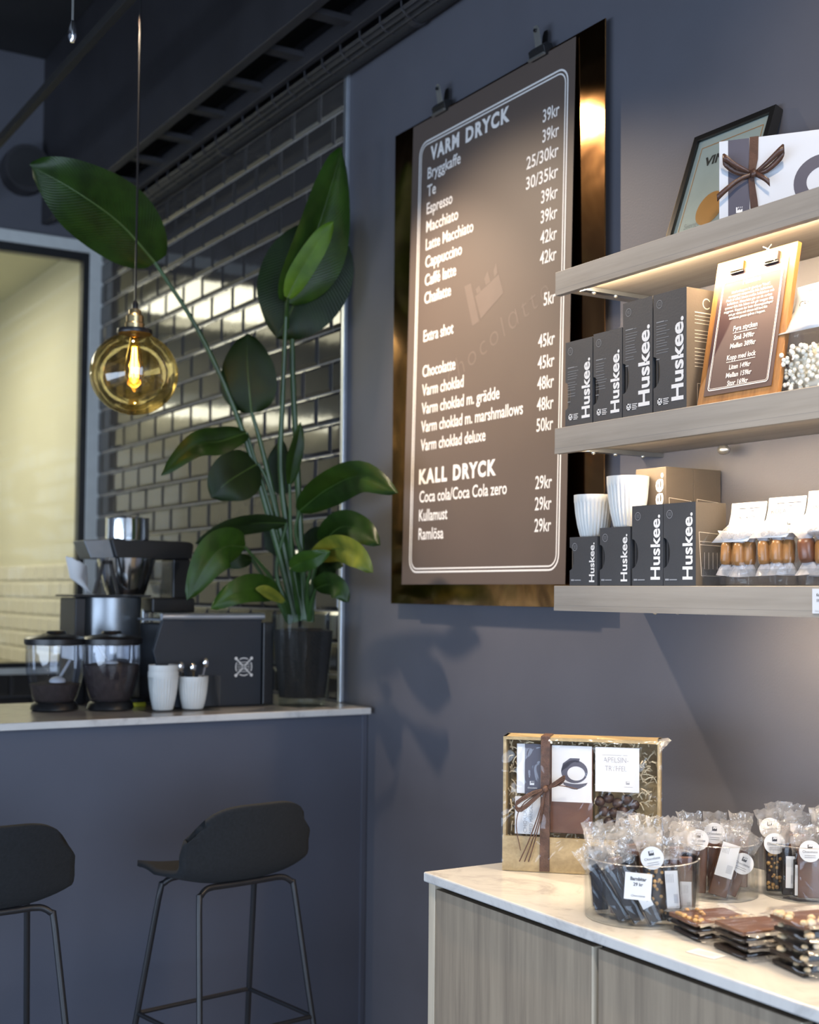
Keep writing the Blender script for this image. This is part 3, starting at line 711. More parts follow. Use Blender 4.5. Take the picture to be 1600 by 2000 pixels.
LEAVES=[
([(-4.306,-0.719,2.568),(-4.268,-0.857,2.672),(-4.243,-1.014,2.747),(-4.271,-1.163,2.819)],0.1494,0.35,-25,0,[(-4.197,-0.226,1.351),(-4.193,-0.291,1.582),(-4.223,-0.43,2.023),(-4.261,-0.571,2.335),(-4.306,-0.719,2.568)]),
([(-4.139,-0.3,2.453),(-4.088,-0.264,2.573),(-4.047,-0.212,2.75),(-4.004,-0.16,2.984)],0.1489,0.75,35,4,[(-4.183,-0.203,1.351),(-4.193,-0.284,1.815),(-4.168,-0.296,2.152),(-4.139,-0.3,2.453)]),
([(-4.137,-0.165,2.742),(-4.148,-0.21,2.592),(-4.165,-0.264,2.443),(-4.198,-0.309,2.335)],0.1655,0.15,10,1,[(-4.178,-0.196,1.351),(-4.183,-0.231,1.907),(-4.189,-0.251,2.268),(-4.184,-0.243,2.522),(-4.137,-0.165,2.742)]),
([(-4.215,-0.392,2.068),(-4.198,-0.41,2.146),(-4.199,-0.419,2.244),(-4.214,-0.414,2.345)],0.1029,0.3,-10,1,[(-4.19,-0.216,1.351),(-4.205,-0.297,1.725),(-4.214,-0.355,1.956),(-4.215,-0.392,2.068)]),
([(-4.208,-0.413,1.996),(-4.21,-0.511,1.959),(-4.21,-0.604,1.936),(-4.253,-0.706,1.836)],0.0593,0.4,30,0,[(-4.2,-0.231,1.342),(-4.202,-0.298,1.654),(-4.209,-0.366,1.865),(-4.208,-0.413,1.996)]),
([(-4.208,-0.367,1.892),(-4.177,-0.447,1.85),(-4.16,-0.511,1.81),(-4.186,-0.551,1.763)],0.0909,0.3,0,1,[(-4.194,-0.221,1.342),(-4.199,-0.279,1.636),(-4.204,-0.328,1.813),(-4.208,-0.367,1.892)]),
([(-4.122,-0.249,1.727),(-3.936,-0.238,1.792),(-3.702,-0.242,1.819),(-3.517,-0.22,1.756)],0.0703,0.55,15,0,[(-4.174,-0.188,1.351),(-4.157,-0.215,1.547),(-4.148,-0.249,1.653),(-4.122,-0.249,1.727)]),
([(-4.086,-0.181,1.614),(-3.918,-0.198,1.664),(-3.752,-0.212,1.649),(-3.638,-0.214,1.602)],0.0608,0.4,10,0,[(-4.172,-0.185,1.351),(-4.131,-0.188,1.494),(-4.086,-0.181,1.614)]),
([(-4.057,-0.226,1.563),(-3.885,-0.234,1.591),(-3.719,-0.248,1.569),(-3.651,-0.228,1.511)],0.0536,0.4,25,2,[(-4.17,-0.182,1.347),(-4.121,-0.216,1.458),(-4.057,-0.226,1.563)]),
([(-4.101,-0.193,1.459),(-3.991,-0.205,1.473),(-3.901,-0.21,1.459),(-3.869,-0.194,1.415)],0.0466,0.35,20,0,[(-4.168,-0.179,1.347),(-4.138,-0.191,1.405),(-4.101,-0.193,1.459)]),
([(-4.132,-0.449,1.598),(-4.074,-0.545,1.594),(-4.06,-0.613,1.539),(-4.069,-0.677,1.418)],0.071,0.35,-15,4,[(-4.204,-0.237,1.347),(-4.162,-0.334,1.492),(-4.132,-0.449,1.598)]),
([(-4.164,-0.277,1.685),(-4.183,-0.385,1.682),(-4.165,-0.507,1.655),(-4.172,-0.61,1.605)],0.0419,0.3,-35,1,[(-4.197,-0.226,1.347),(-4.206,-0.293,1.511),(-4.164,-0.277,1.685)]),
([(-4.122,-0.323,1.443),(-4.067,-0.426,1.46),(-4.043,-0.52,1.442),(-4.059,-0.6,1.391)],0.0512,0.3,15,4,[(-4.205,-0.24,1.347),(-4.16,-0.275,1.405),(-4.122,-0.323,1.443)]),
([(-4.213,-0.385,1.559),(-4.196,-0.434,1.551),(-4.205,-0.468,1.547),(-4.222,-0.495,1.55)],0.0264,0.2,0,1,[(-4.208,-0.245,1.347),(-4.208,-0.311,1.457),(-4.213,-0.385,1.559)]),
([(-4.054,-0.313,1.527),(-3.988,-0.304,1.547),(-3.921,-0.291,1.56),(-3.876,-0.257,1.58)],0.0375,0.4,10,4,[(-4.188,-0.211,1.351),(-4.121,-0.265,1.458),(-4.054,-0.313,1.527)]),
([(-4.24,-0.238,1.575),(-4.252,-0.263,1.62),(-4.266,-0.287,1.647),(-4.279,-0.31,1.66)],0.0507,0.2,0,1,[(-4.191,-0.215,1.347),(-4.214,-0.226,1.476),(-4.24,-0.238,1.575)]),
([(-4.23,-0.183,1.576),(-4.21,-0.153,1.604),(-4.177,-0.14,1.64),(-4.117,-0.141,1.665)],0.0542,0.2,0,1,[(-4.176,-0.191,1.347),(-4.202,-0.187,1.476),(-4.23,-0.183,1.576)]),
([(-4.136,-0.281,1.82),(-4.11,-0.283,1.898),(-4.092,-0.277,1.959),(-4.082,-0.267,2.029)],0.0353,0.6,30,0,[(-4.185,-0.206,1.351),(-4.167,-0.254,1.583),(-4.136,-0.281,1.82)]),
([(-4.256,-0.244,1.794),(-4.263,-0.261,1.857),(-4.261,-0.263,1.92),(-4.252,-0.254,1.984)],0.0472,0.3,0,1,[(-4.183,-0.203,1.347),(-4.217,-0.219,1.566),(-4.256,-0.244,1.794)]),
([(-4.069,-0.329,1.414),(-4.045,-0.389,1.44),(-4.031,-0.424,1.453),(-4.026,-0.454,1.456)],0.0205,0.3,0,2,[(-4.206,-0.24,1.343),(-4.136,-0.282,1.378),(-4.069,-0.329,1.414)]),
([(-4.083,-0.323,2.454),(-4.033,-0.305,2.529),(-3.984,-0.253,2.64),(-3.958,-0.215,2.707)],0.0419,0.3,10,3,[(-4.178,-0.28,2.372),(-4.131,-0.302,2.415),(-4.083,-0.323,2.454)]),
([(-4.141,-0.166,1.494),(-4.077,-0.16,1.53),(-3.975,-0.185,1.542),(-3.919,-0.189,1.536)],0.0315,0.3,0,1,[(-4.166,-0.175,1.344),(-4.156,-0.174,1.423),(-4.141,-0.166,1.494)])]

def make_leaf(pts, hw, fold, tilt, shade, i):
    n, m_ = 20, 11; mid = crom(pts, n); rows = []; uv = []; rl = random.Random(100 + i); ph = rl.uniform(0, 6)
    view = (EYE - mid[n // 2]).normalized()
    L = sum((mid[k + 1] - mid[k]).length for k in range(n - 1)); rib_ = []
    for k, p in enumerate(mid):
        t = k / (n - 1); tg = (mid[min(k + 1, n - 1)] - mid[max(k - 1, 0)]).normalized()
        nr = (view - tg * view.dot(tg)).normalized(); nr = Quaternion(tg, math.radians(tilt)) @ nr
        sd = nr.cross(tg).normalized()
        h = hw * (math.sin(PI * min(1, (t * .97 + .03)) ** .82) ** .62) * (1 if t < .97 else .6)
        fo = fold * (1 - .25 * t); row = []
        for j in range(m_):
            s = -1 + 2 * j / (m_ - 1)
            rp = .02 * hw * math.sin(9 * t + ph) * abs(s) ** 2 * 2.2
            cup_ = .16 * hw * s * s
            row.append(p + sd * (s * h * math.cos(fo)) + nr * (abs(s) * h * math.sin(fo) * .8 - cup_ + rp)); uv.append((s, t))
        rows.append(row); rib_.append(p - nr * .0015)
    mb = MB().grid(rows); mb.uv = uv
    lf = obj('leaf', mb, M[('leaf', 'leafdark', 'leafyellow', 'leafbright', 'leafmid')[shade]], pt, smooth='all')
    if shade == 2: lf['label'] = 'yellowing leaf'
    if shade == 3: lf['label'] = 'bright green folded-over leaf edge'
    obj('midrib', MB().tube(rib_[:-1], [.0035 * (1 - .75 * k / n) * (hw / .12 + .35) for k in range(n - 1)], 6), M['midrib'], lf, smooth=True)
for i, (pts, hw, fo, ti, sh, sp_) in enumerate(LEAVES):
    make_leaf(pts, hw, fo, ti, sh, i)
    st = crom(sp_, 14); big = hw > .1
    obj('stem', MB().tube(st, [(.013 if big else .010) * (1 - .5 * k / 13) for k in range(14)], 8), M['stem'], pt, smooth=True)

# ------------------------------------------------------------------ menu board
XR, ZU = Vector((1, 0, 0)), Vector((0, 0, 1))
cp = obj('copper_sheet', rbox(-3.872, -2.757, -.026, -.022, 1.411, 3.010), M['copper'], None, bevel=.001)
tag(cp, 'large reflective copper sheet mounted on the navy wall behind the drinks menu', 'copper sheet')
hb = thing('wall_spacers', 'thin dark battens holding the copper sheet off the wall', 'batten', (-3.3, -.01, 2.2))
for x in (-3.7, -2.95): obj('batten', rbox(x, x + .05, -.0215, -.0, 1.46, 2.95), M['void'], hb)
def yb(z): return -.032 - .030 * (3.0 - z) / 1.53            # the sheet hangs from its clips, a little off the copper
mn = thing('drinks_menu', 'tall brown drinks menu poster with white lettering clipped to the copper sheet', 'menu', (-3.31, -.032, 3.0))
rows = []
for k in range(13):
    z = 3.0 - 1.525 * k / 12
    rows.append([(x, yb(z) + d, z) for x, d in ((-3.742, .0006), (-3.742, -.0006), (-2.877, -.0006), (-2.877, .0006), (-3.742, .0006))])
obj('poster', MB().grid(rows), M['poster'], mn)
TILT = Vector((0, .030 / 1.53, 1)).normalized()
def mp(x, z, d=.0012): return Vector((x, yb(z) - d, z))
def frame_line(mb, x0, x1, z0, z1, rad, wd, P, n=6):
    """rounded rectangle outline"""
    pts = []
    for cx, cz, a0 in ((x1 - rad, z1 - rad, 0), (x0 + rad, z1 - rad, PI / 2), (x0 + rad, z0 + rad, PI), (x1 - rad, z0 + rad, 1.5 * PI)):
        for k in range(n + 1):
            a = a0 + PI / 2 * k / n; pts.append((cx, cz, math.cos(a), math.sin(a)))
    pts.append(pts[0])
    L = []
    for i, (cx, cz, c_, s_) in enumerate(pts):
        L.append([P(cx + c_ * (rad - wd), cz + s_ * (rad - wd)), P(cx + c_ * rad, cz + s_ * rad)])
    # long straight sides need in-between points so they follow the sheet
    out = []
    for a, b in zip(L, L[1:]):
        out.append(a)
        if (a[1] - b[1]).length > .2:
            for q in range(1, 8): out.append([a[0].lerp(b[0], q / 8), a[1].lerp(b[1], q / 8)])
    out.append(L[-1]); mb.grid(out)
fm = MB(); frame_line(fm, -3.698, -2.905, 1.512, 2.930, .045, .0055, mp); frame_line(fm, -3.687, -2.916, 1.523, 2.919, .036, .0045, mp)
obj('border', fm, M['ink'], mn)
def mline(body, x0, z, x1, cap, nm='menu_line', off=.014, al='L', sp=1.0):
    wd = (x1 - x0) if x0 is not None else None
    o = mp(x0 if al == 'L' else x1, z)
    obj(nm, text_mb(MB(), body, o, XR, TILT, cap, width=wd, align=al, off=off, spacing=sp), M['ink'], mn)
mline('VARM', -3.628, 2.857, -3.459, .043, 'heading', .045, sp=1.2); mline('DRYCK', -3.422, 2.857, -3.186, .043, 'heading', .045, sp=1.2)
LN = [('Bryggkaffe', 2.799, -3.448), ('Te', 2.740, -3.590), ('Espresso', 2.682, -3.490), ('Macchiato', 2.622, -3.454), ('Latte Macchiato', 2.563, -3.367),
      ('Cappuccino', 2.505, -3.428), ('Caffé latte', 2.445, -3.459), ('Chailatte', 2.386, -3.486), ('Extra shot', 2.262, -3.466), ('Chocolatte', 2.146, -3.450),
      ('Varm choklad', 2.085, -3.401), ('Varm choklad m. grädde', 2.025, -3.207), ('Varm choklad m. marshmallows', 1.966, -3.088), ('Varm choklad deluxe', 1.906, -3.275),
      ('Coca cola/Coca Cola zero', 1.739, -3.159), ('Kullamust', 1.679, -3.475), ('Ramlösa', 1.619, -3.495)]
for b_, z, x1 in LN: mline(b_, -3.643, z, x1, .036)
mline('KALL', -3.649, 1.800, -3.482, .043, 'heading', .045, sp=1.2); mline('DRYCK', -3.448, 1.800, -3.216, .043, 'heading', .045, sp=1.2)
PRC = [('39kr', 2.799), ('39kr', 2.740), ('25/30kr', 2.682), ('30/35kr', 2.622), ('39kr', 2.563), ('39kr', 2.505), ('42kr', 2.445), ('42kr', 2.386), ('5kr', 2.264),
       ('45kr', 2.147), ('45kr', 2.085), ('48kr', 2.026), ('48kr', 1.966), ('50kr', 1.907), ('29kr', 1.744), ('29kr', 1.684), ('29kr', 1.623)]
for b_, z in PRC:
    wd = {'4': .098, '5': .128, '7': .225, '3': .075}
    mline(b_, -2.944 - {3: .055, 4: .077, 7: .152}[len(b_)], z, -2.944, .036, 'price', .012)
# pale emblem and word printed aslant behind the lines
wt_ = MB(); a = math.radians(20.2)
for ps in ([(-3.41, 2.399), (-3.374, 2.402), (-3.322, 2.274), (-3.36, 2.267)], [(-3.348, 2.356), (-3.225, 2.4), (-3.199, 2.339), (-3.314, 2.281)], [(-3.346, 2.378), (-3.328, 2.386), (-3.316, 2.367), (-3.338, 2.362)], [(-3.301, 2.401), (-3.284, 2.423), (-3.269, 2.386), (-3.291, 2.379)], [(-3.252, 2.416), (-3.24, 2.439), (-3.23, 2.406), (-3.247, 2.396)]):
    wt_.add([mp(p[0], p[1], .0009) for p in ps], [tuple(range(len(ps)))])
wq = text_mb(MB(), 'chocolɑtte', (-3.482, 0, 2.098), (math.cos(a), 0, math.sin(a)), (-math.sin(a), 0, math.cos(a)), .066, width=.545, off=-.012, spacing=1.25)
wt_.add([mp(v[0], v[2], .0009) for v in wq.v], wq.f)
obj('watermark', wt_, M['inkfaint'], mn)
def bulldog(x, z, y, label, s=1.0):
    t = thing('bulldog_clip', label, 'clip', (x, y, z))
    w2 = .037 * s
    obj('clip_jaw', MB().prism([(-.014, -.008), (.010, -.012), (.016, .014), (.010, .026), (-.010, .026), (-.020, .014)], (x - w2, y, z), (0, s, 0), (0, 0, s), (w2 * 2, 0, 0)), M['blackp'], t, bevel=.001)
    obj('lower_lip', rbox(x - w2, x + w2, y - .021 * s, y - .013 * s, z - .012 * s, z - .006 * s), M['clipsteel'], t)
    rows = []
    for k in range(7):
        q = k / 6; hw = (.015 - .003 * q) * s * (1 if k < 6 else .6)
        rows.append([(x - hw, y - .010 * s - .012 * q, z + .02 * s + q * .062 * s), (x + hw, y - .010 * s - .012 * q, z + .02 * s + q * .062 * s)])
    obj('clip_handle', MB().grid(rows), M['clipsteel'], t, solid=.002)
    obj('handle_hole', MB().tube([(x, y - .026 * s, z + .068 * s), (x, y - .020 * s, z + .068 * s)], .005 * s, 10), M['blackp'], t)
    rows = [[(p[0], y + .012 * s + (y - .010 * s - p[1]) * .4, p[2] - .006) for p in r] for r in rows]
    obj('clip_handle', MB().grid(rows), M['blackp'], t, solid=.002)
bulldog(-3.565, 3.003, -.030, 'bulldog clip at the upper left of the drinks menu')
bulldog(-3.039, 3.003, -.030, 'bulldog clip at the upper right of the drinks menu')

# ------------------------------------------------------------------ wall shelves
SX0, SX1, SF = -2.643, -.9, -.28
SH = [(2.197, 2.256), (1.798, 1.862), (1.4075, 1.469)]
nmS = ['top', 'middle', 'bottom']
for i, (z0, z1) in enumerate(SH):
    t = thing('wall_shelf', nmS[i] + ' whitewashed oak shelf of the three on the navy wall', 'shelf', (SX0, 0, z0), 0, 'oak wall shelves')
    obj('shelf_board', rbox(SX0, SX1, SF, -.001, z0 + .012, z1), M['oak'], t, bevel=.0012)
    obj('front_lip', rbox(SX0, SX1, SF, SF + .018, z0, z0 + .0125), M['oak'], t)
    for x in ([-2.575, -1.55] if i < 2 else [-2.35, -1.75]):
        b_ = obj('bracket', rbox(x, x + .022, -.255, -.001, z0 + .001, z0 + .0115), M['steel'], t)
        for y in (-.22, -.15, -.06): obj('screw', MB().ball((x + .011, y, z0 + .001), .006, 8, 5), M['clipsteel'], b_, smooth='all')
    if i < 2:
        obj('cable_clip', MB().ball((-2.30 if i else -2.45, -.04, z0 - .004), .012, 8, 5, (1.6, 1, 1)), M['clipsteel' if i else 'blackp'], t, smooth='all')
    st = thing('led_strip', 'warm light strip under the front edge of the ' + nmS[i] + ' shelf', 'light', (SX0, SF, z0), 0, 'light strips under the shelves')
    xs = SX0 + .045 if i < 2 else -2.2
    obj('strip_body', rbox(xs, SX1, -.2585, -.2465, z0 + .0085, z0 + .012), M['clipsteel'], st)
    for k in range(int((SX1 - xs) / .12)): obj('led', rbox(xs + k * .12 + .02, xs + k * .12 + .075, -.2565, -.2485, z0 + .0065, z0 + .0086), M['led'], st)
    L = SX1 - xs
    lamp('AREA', 'led_light', ((xs + SX1) / 2, -.252, z0 + .0045), ((xs + SX1) / 2, (-.06, -.14, -.02)[i], z0 - .30), (14, 8, 8)[i] * L, (1.0, .74, .46), shape='RECTANGLE', size=L, size_y=.010)

# ------------------------------------------------------------------ cartons
def carton(x0, x1, y0, z0, h, dep, m_, label, group, txt=True, bite=None, small=True, side=None, tick=True, off=.03):
    t = thing('cup_carton', label, 'box', ((x0 + x1) / 2, y0 + dep / 2, z0), 0, group)
    wd = x1 - x0; e = .0012
    if bite:
        bz, br = bite
        obj('carton_body', rbox(x0 + .004, x1, y0 + .004, y0 + dep, z0, z0 + h), m_, t, bevel=.0008)
        pol = [(0, 0), (wd, 0), (wd, h), (0, h), (0, bz + br)] + [(br * .62 * math.sin(PI * k / 12), bz + br * math.cos(PI * k / 12)) for k in range(1, 12)] + [(0, bz - br)]
        obj('front_panel', MB().prism(pol, (x0, y0, z0), XR, ZU, (0, .0039, 0)), m_, t)
        pol = [(br * .62 * math.sin(PI * k / 12), bz + br * math.cos(PI * k / 12)) for k in range(13)]
        rows = [[(x0 + .0045 + br * .60 * math.sin(PI * k / 12) * q, y0 + .0036, z0 + bz + br * .98 * math.cos(PI * k / 12)) for q in (0, 1)] for k in range(13)]
        obj('cup_opening', MB().grid(rows), M['cardin'] if label.find('leftmost') < 0 else M['kraft'], t)
        rb = MB()
        for q in range(3):
            xx = x0 + .010 + q * .0085; hh = br * math.sqrt(max(.05, 1 - (q * .0085 / (br * .62)) ** 2)) * .8
            rb.bar((xx, y0 + .0034, z0 + bz - hh), (xx, y0 + .0034, z0 + bz + hh), .0016, .001, (0, 1, 0))
        obj('cup_rib', rb, M['card'], t)
    else:
        obj('carton_body', rbox(x0, x1, y0, y0 + dep, z0, z0 + h), m_, t, bevel=.0008)
    if txt:
        cap = .034
        L = h * (.79 if m_ is M['kraft'] else .69 if h > .2 else .80) if h > .15 else h * .80
        cap = min(.036, L * .20)
        text('lettering', 'Huskee.', (x1 - .010, y0 - .0006, z0 + h * (.16 if m_ is M['kraft'] else .075)), ZU, -XR, cap, M['ink'], t, width=L, off=off)
    fx = x0 + .010
    ib = MB(); ring(ib, Vector((fx + .010, y0 - .0005, z0 + h - .024)), XR, ZU, .0085, .0095, n=20)
    for q in (-.003, 0, .003): ib.add([(fx + .005, y0 - .0005, z0 + h - .024 + q), (fx + .015, y0 - .0005, z0 + h - .024 + q), (fx + .015, y0 - .0005, z0 + h - .0235 + q), (fx + .005, y0 - .0005, z0 + h - .0235 + q)], [(0, 1, 2, 3)])
    obj('badge', ib, M['inkmid'] if not tick else M['inkgrey'], t)
    fp = MB(); rr = random.Random(int(x0 * 1000))
    def dash(x, z, l_, th): fp.add([(x, y0 - .0005, z), (x + l_, y0 - .0005, z), (x + l_, y0 - .0005, z + th), (x, y0 - .0005, z + th)], [(0, 1, 2, 3)])
    if small and tick:
        z = z0 + h - .066; dash(fx, z, .026, .0022); dash(fx + .028, z, .010, .001)
        for q in range(10): z -= .0062 if q % 4 else .009; dash(fx, z, rr.uniform(.028, .044), .0009)
        z -= .014; dash(fx, z, .011, .0018)
        obj('small_print', fp, M['inkgrey'], t)
        tb = MB(); bx, bz_ = x0 + .014, z0 + .016
        for (u0, v0, u1, v1) in ((0, 0, .003, .015), (.012, 0, .015, .009), (0, 0, .015, .003), (0, .012, .010, .015)):
            tb.add([(bx + u0, y0 - .0005, bz_ + v0), (bx + u1, y0 - .0005, bz_ + v0), (bx + u1, y0 - .0005, bz_ + v1), (bx + u0, y0 - .0005, bz_ + v1)], [(0, 1, 2, 3)])
        for A, B in (((.004, .008), (.007, .004)), ((.007, .004), (.015, .014))):
            tb.bar((bx + A[0], y0 - .0006, bz_ + A[1]), (bx + B[0], y0 - .0006, bz_ + B[1]), .0003, .0022, (0, 0, 1))
        for q in range(4): tb.add([(bx + .019, y0 - .0005, bz_ + q * .004), (bx + .034 + .003 * (q % 2), y0 - .0005, bz_ + q * .004), (bx + .034 + .003 * (q % 2), y0 - .0005, bz_ + q * .004 + .0016), (bx + .019, y0 - .0005, bz_ + q * .004 + .0016)], [(0, 1, 2, 3)])
        obj('tick_logo', tb, M['ink'], t)
    elif small:
        dash(x0 + .006, z0 + .012, .012, .004); dash(x0 + .020, z0 + .0125, .024, .0025)
        obj('small_print', fp, M['inkmid'], t)
    if side:
        if m_ is M['card']: obj('side_panel', rbox(x1, x1 + .0006, y0 + .0005, y0 + dep, z0 + .0005, z0 + h - .0005), M['kraft'], t)
        sb = MB(); xs = x1 + .0012
        def seg(a, b, th=.0011): sb.bar((xs, y0 + dep * a[0], z0 + h * a[1]), (xs, y0 + dep * b[0], z0 + h * b[1]), .0004, th, (0, -(b[1] - a[1]) * h, (b[0] - a[0]) * dep))
        if side == 'cup':
            T = .64 if h < .2 else .74
            for a, b in (((.10, T), (.90, T - .02)), ((.10, T), (.18, .12)), ((.90, T - .02), (.82, .12)), ((.18, .12), (.82, .12)), ((.13, T - .11), (.88, T - .12)), ((.14, T - .15), (.87, T - .16))): seg(a, b)
            for q in (.28, .42, .56, .70): seg((q, T - .24), (q, .2))
        else:
            for q in range(16):
                if q not in (4, 9): seg((.12, .80 - q * .03), (.80 if q < 9 else .7, .80 - q * .03), .0022 if q == 0 else .0011)
            ring(sb, Vector((xs, y0 + dep * .3, z0 + h * .88)), Vector((0, 1, 0)), ZU, .010, .0125, .6, 5.6, 16)
            for q in range(6): seg((.20, .05 + q * .025), (.62, .05 + q * .025), .0018)
            for a, b in (((.16, .03), (.16, .21)), ((.66, .03), (.66, .21)), ((.16, .21), (.66, .21)), ((.16, .03), (.66, .03))): seg(a, b)
        obj('side_print', sb, M['inkbrown'], t)
    return t
KX = .99415
def kx(x): return x * KX
YF = -.272; zs2, zs3 = SH[1][1], SH[2][1]
carton(kx(-2.626), kx(-2.520), YF, zs2, .211, .20, M['card'], 'short charcoal cup carton, leftmost on the middle shelf', 'charcoal cup cartons on the middle shelf', bite=(.077, .034), off=.028)
carton(kx(-2.516), kx(-2.410), YF, zs2, .215, .20, M['card'], 'short charcoal cup carton, second from the left on the middle shelf', 'charcoal cup cartons on the middle shelf', bite=(.077, .034), off=.028)
carton(kx(-2.407), kx(-2.304), YF, zs2, .270, .20, M['card'], 'tall charcoal cup carton, third from the left on the middle shelf', 'charcoal cup cartons on the middle shelf', bite=(.092, .036), off=.028)
carton(kx(-2.300), kx(-2.192), YF, zs2, .270, .20, M['card'], 'tall charcoal cup carton with printed taupe side, nearest the price board', 'charcoal cup cartons on the middle shelf', bite=(.092, .036), side='text', off=.028)
G3 = 'charcoal cup cartons on the bottom shelf'
carton(kx(-2.606), kx(-2.500), YF, zs3, .119, .09, M['card'], 'smallest charcoal cup carton, leftmost on the bottom shelf', G3, bite=(.066, .028), tick=False, off=.02)
carton(kx(-2.490), kx(-2.380), YF, zs3, .138, .09, M['card'], 'small charcoal cup carton, second from the left on the bottom shelf', G3, bite=(.068, .030), tick=False, off=.02)
carton(kx(-2.373), kx(-2.268), YF, zs3, .184, .09, M['card'], 'charcoal cup carton under the taupe cartons, third on the bottom shelf', G3, bite=(.074, .034), tick=False, off=.024)
carton(kx(-2.266), kx(-2.163), YF, zs3, .184, .09, M['card'], 'charcoal cup carton with a cup drawn on its side, fourth on the bottom shelf', G3, bite=(.074, .034), tick=False, side='cup', off=.024)
carton(-2.452, -2.346, -.180, zs3, .281, .087, M['kraft'], 'front tall taupe cup carton with a line drawing of a cup', 'taupe cup cartons on the bottom shelf', side='cup', tick=False, small=False, off=.024)
carton(-2.452, -2.346, -.092, zs3, .281, .087, M['kraft'], 'rear tall taupe cup carton against the wall', 'taupe cup cartons on the bottom shelf', side='cup', tick=False, small=False, txt=False)
cu1 = cup_mesh(.034, .0485, .104, 'cup'); cu2 = cup_mesh(.034, .0500, .122, 'cup')
cup(cu1, (-2.560, -.222, zs3 + .1195), 'short ribbed white cup on the smallest charcoal carton', 'ribbed cups on the bottom shelf')
cup(cu2, (-2.432, -.2225, zs3 + .1385), 'tall ribbed white cup on the second charcoal carton', 'ribbed cups on the bottom shelf')

# ------------------------------------------------------------------ price board on the middle shelf
pb = thing('price_board', 'small brown price list clipped to a honey wooden board on the middle shelf', 'sign', (-2.04, -.25, zs2))
B0, B1 = Vector((-2.150, -.268, zs2 + .001)), Vector((-1.918, -.268, zs2 + .001))
UPB = (Vector((-2.150, -.205, 2.186)) - B0); HB = UPB.length; UPB.normalize(); NB = XR.cross(UPB).normalized() * 1.0
if NB.y > 0: NB = -NB
WB = .232
def pbp(u, v, d=0.0): return B0 + XR * u + UPB * v + NB * d
def slab(mb, u0, u1, v0, v1, d0, d1):
    return mb.add([pbp(u, v, d) for d in (d0, d1) for u, v in ((u0, v0), (u1, v0), (u1, v1), (u0, v1))], [(0, 3, 2, 1), (4, 5, 6, 7), (0, 1, 5, 4), (1, 2, 6, 5), (2, 3, 7, 6), (3, 0, 4, 7)])
obj('board', slab(MB(), 0, WB, 0, HB, -.012, 0), M['honey'], pb, bevel=.001)
obj('price_sheet', slab(MB(), .018, WB - .018, .018, HB - .030, .0005, .0015), M['poster2'], pb)
fb = MB(); frame_line(fb, .028, WB - .028, .028, HB - .05, .008, .0022, lambda x, z: pbp(x, z, .0022)); frame_line(fb, .032, WB - .032, .032, HB - .054, .006, .0010, lambda x, z: pbp(x, z, .0022))
obj('border', fb, M['ink'], pb)
def pline(body, v, cap, width, nm='sign_line', off=.02, under=False):
    mb = text_mb(MB(), body, pbp(WB / 2, v, .0022), XR, UPB, cap, width=width, align='C', off=off)
    if under: mb.add([pbp(WB / 2 + s * width / 2, v - .004 - q, .0022) for s, q in ((-1, 0), (1, 0), (1, .0012), (-1, .0012))], [(3, 2, 1, 0)])
    obj(nm, mb, M['ink'], pb)
pline('Huskee', .262, .012, .052, 'heading', .03)
for i, (b_, w_) in enumerate((('Huskeekoppen är gjorda av "Husk",', .112), ('en organisk restprodukt från kaffebönan.', .128), ('Husk är alltså hinnan mellan kaffebönan och', .138), ('kaffebäret. Materialet gör att de varken', .130),
                              ('rymmer fukt från bönan och gör muggen tålig', .140), ('noggrant. Koppen har heta värmeegenskaper', .142), ('och ger värme och värmen höll bort från', .112), ('händerna genom spåren i koppen.', .104))):
    pline(b_, .246 - i * .0086, .0056, w_, off=.012)
pline('Fyra stycken', .157, .0110, .070, 'heading', .02, True); pline('Små 349kr', .136, .0105, .060); pline('Mellan 389kr', .118, .0105, .074)
pline('Kopp med lock', .092, .0110, .084, 'heading', .02, True); pline('Liten 149kr', .070, .0105, .062); pline('Mellan 159kr', .052, .0105, .074); pline('Stor 169kr', .034, .0105, .060)
def binder(u, label, flip):
    p = pbp(u, HB - .030, .004)
    t = thing('binder_clip', label, 'clip', tuple(p))
    mb = MB(); slab(mb, u - .019, u + .019, HB - .034, HB - .012, -.014, .008)
    obj('clip_body', mb, M['brass'] if flip else M['blackp'], t, bevel=.002)
    slab_ = MB(); slab(slab_, u - .020, u + .020, HB - .037, HB - .034, -.004, .006); obj('clip_lip', slab_, M['blackp'], t)
    if not flip:
        hw = MB()
        for s in (-1, 1): hw.tube([pbp(u + s * .014, HB - .036, .010), pbp(u + s * .004, HB - .012, .018), pbp(u - s * .012, HB - .004, .022)], .0012, 6)
        obj('clip_wire', hw, M['clipsteel'], t)
binder(.068, 'brassy binder clip at the upper left of the small price board', True)
binder(.168, 'black binder clip with wire handles at the upper right of the small price board', False)

# ------------------------------------------------------------------ bags with folded paper headers
def wavy_bag(x0, x1, y0, y1, z0, z1, seed, m_, nm, parent, puff=.012):
    rg = random.Random(seed); rows = []; n = 18; H = 7
    for k in range(H):
        q = k / (H - 1); z = z0 + (z1 - z0) * q; row = []
        f = .75 + .25 * math.sin(PI * min(1, q * 1.15 + .12)) if q < .9 else .55
        for j in range(n + 1):
            a = 2 * PI * j / n; ca, sa = math.cos(a), math.sin(a)
            r_ = 1 / max(abs(ca), abs(sa)) ** .8
            jx = 0 if j == n else rg.uniform(-.05, .05)
            row.append(((x0 + x1) / 2 + ca * r_ * (x1 - x0) / 2 * (.97 + jx * .6), (y0 + y1) / 2 + sa * r_ * (y1 - y0) / 2 * f * (.95 + jx), z))
        row[-1] = row[0]; rows.append(row)
    return obj(nm, MB().grid(rows), m_, parent, smooth='all')
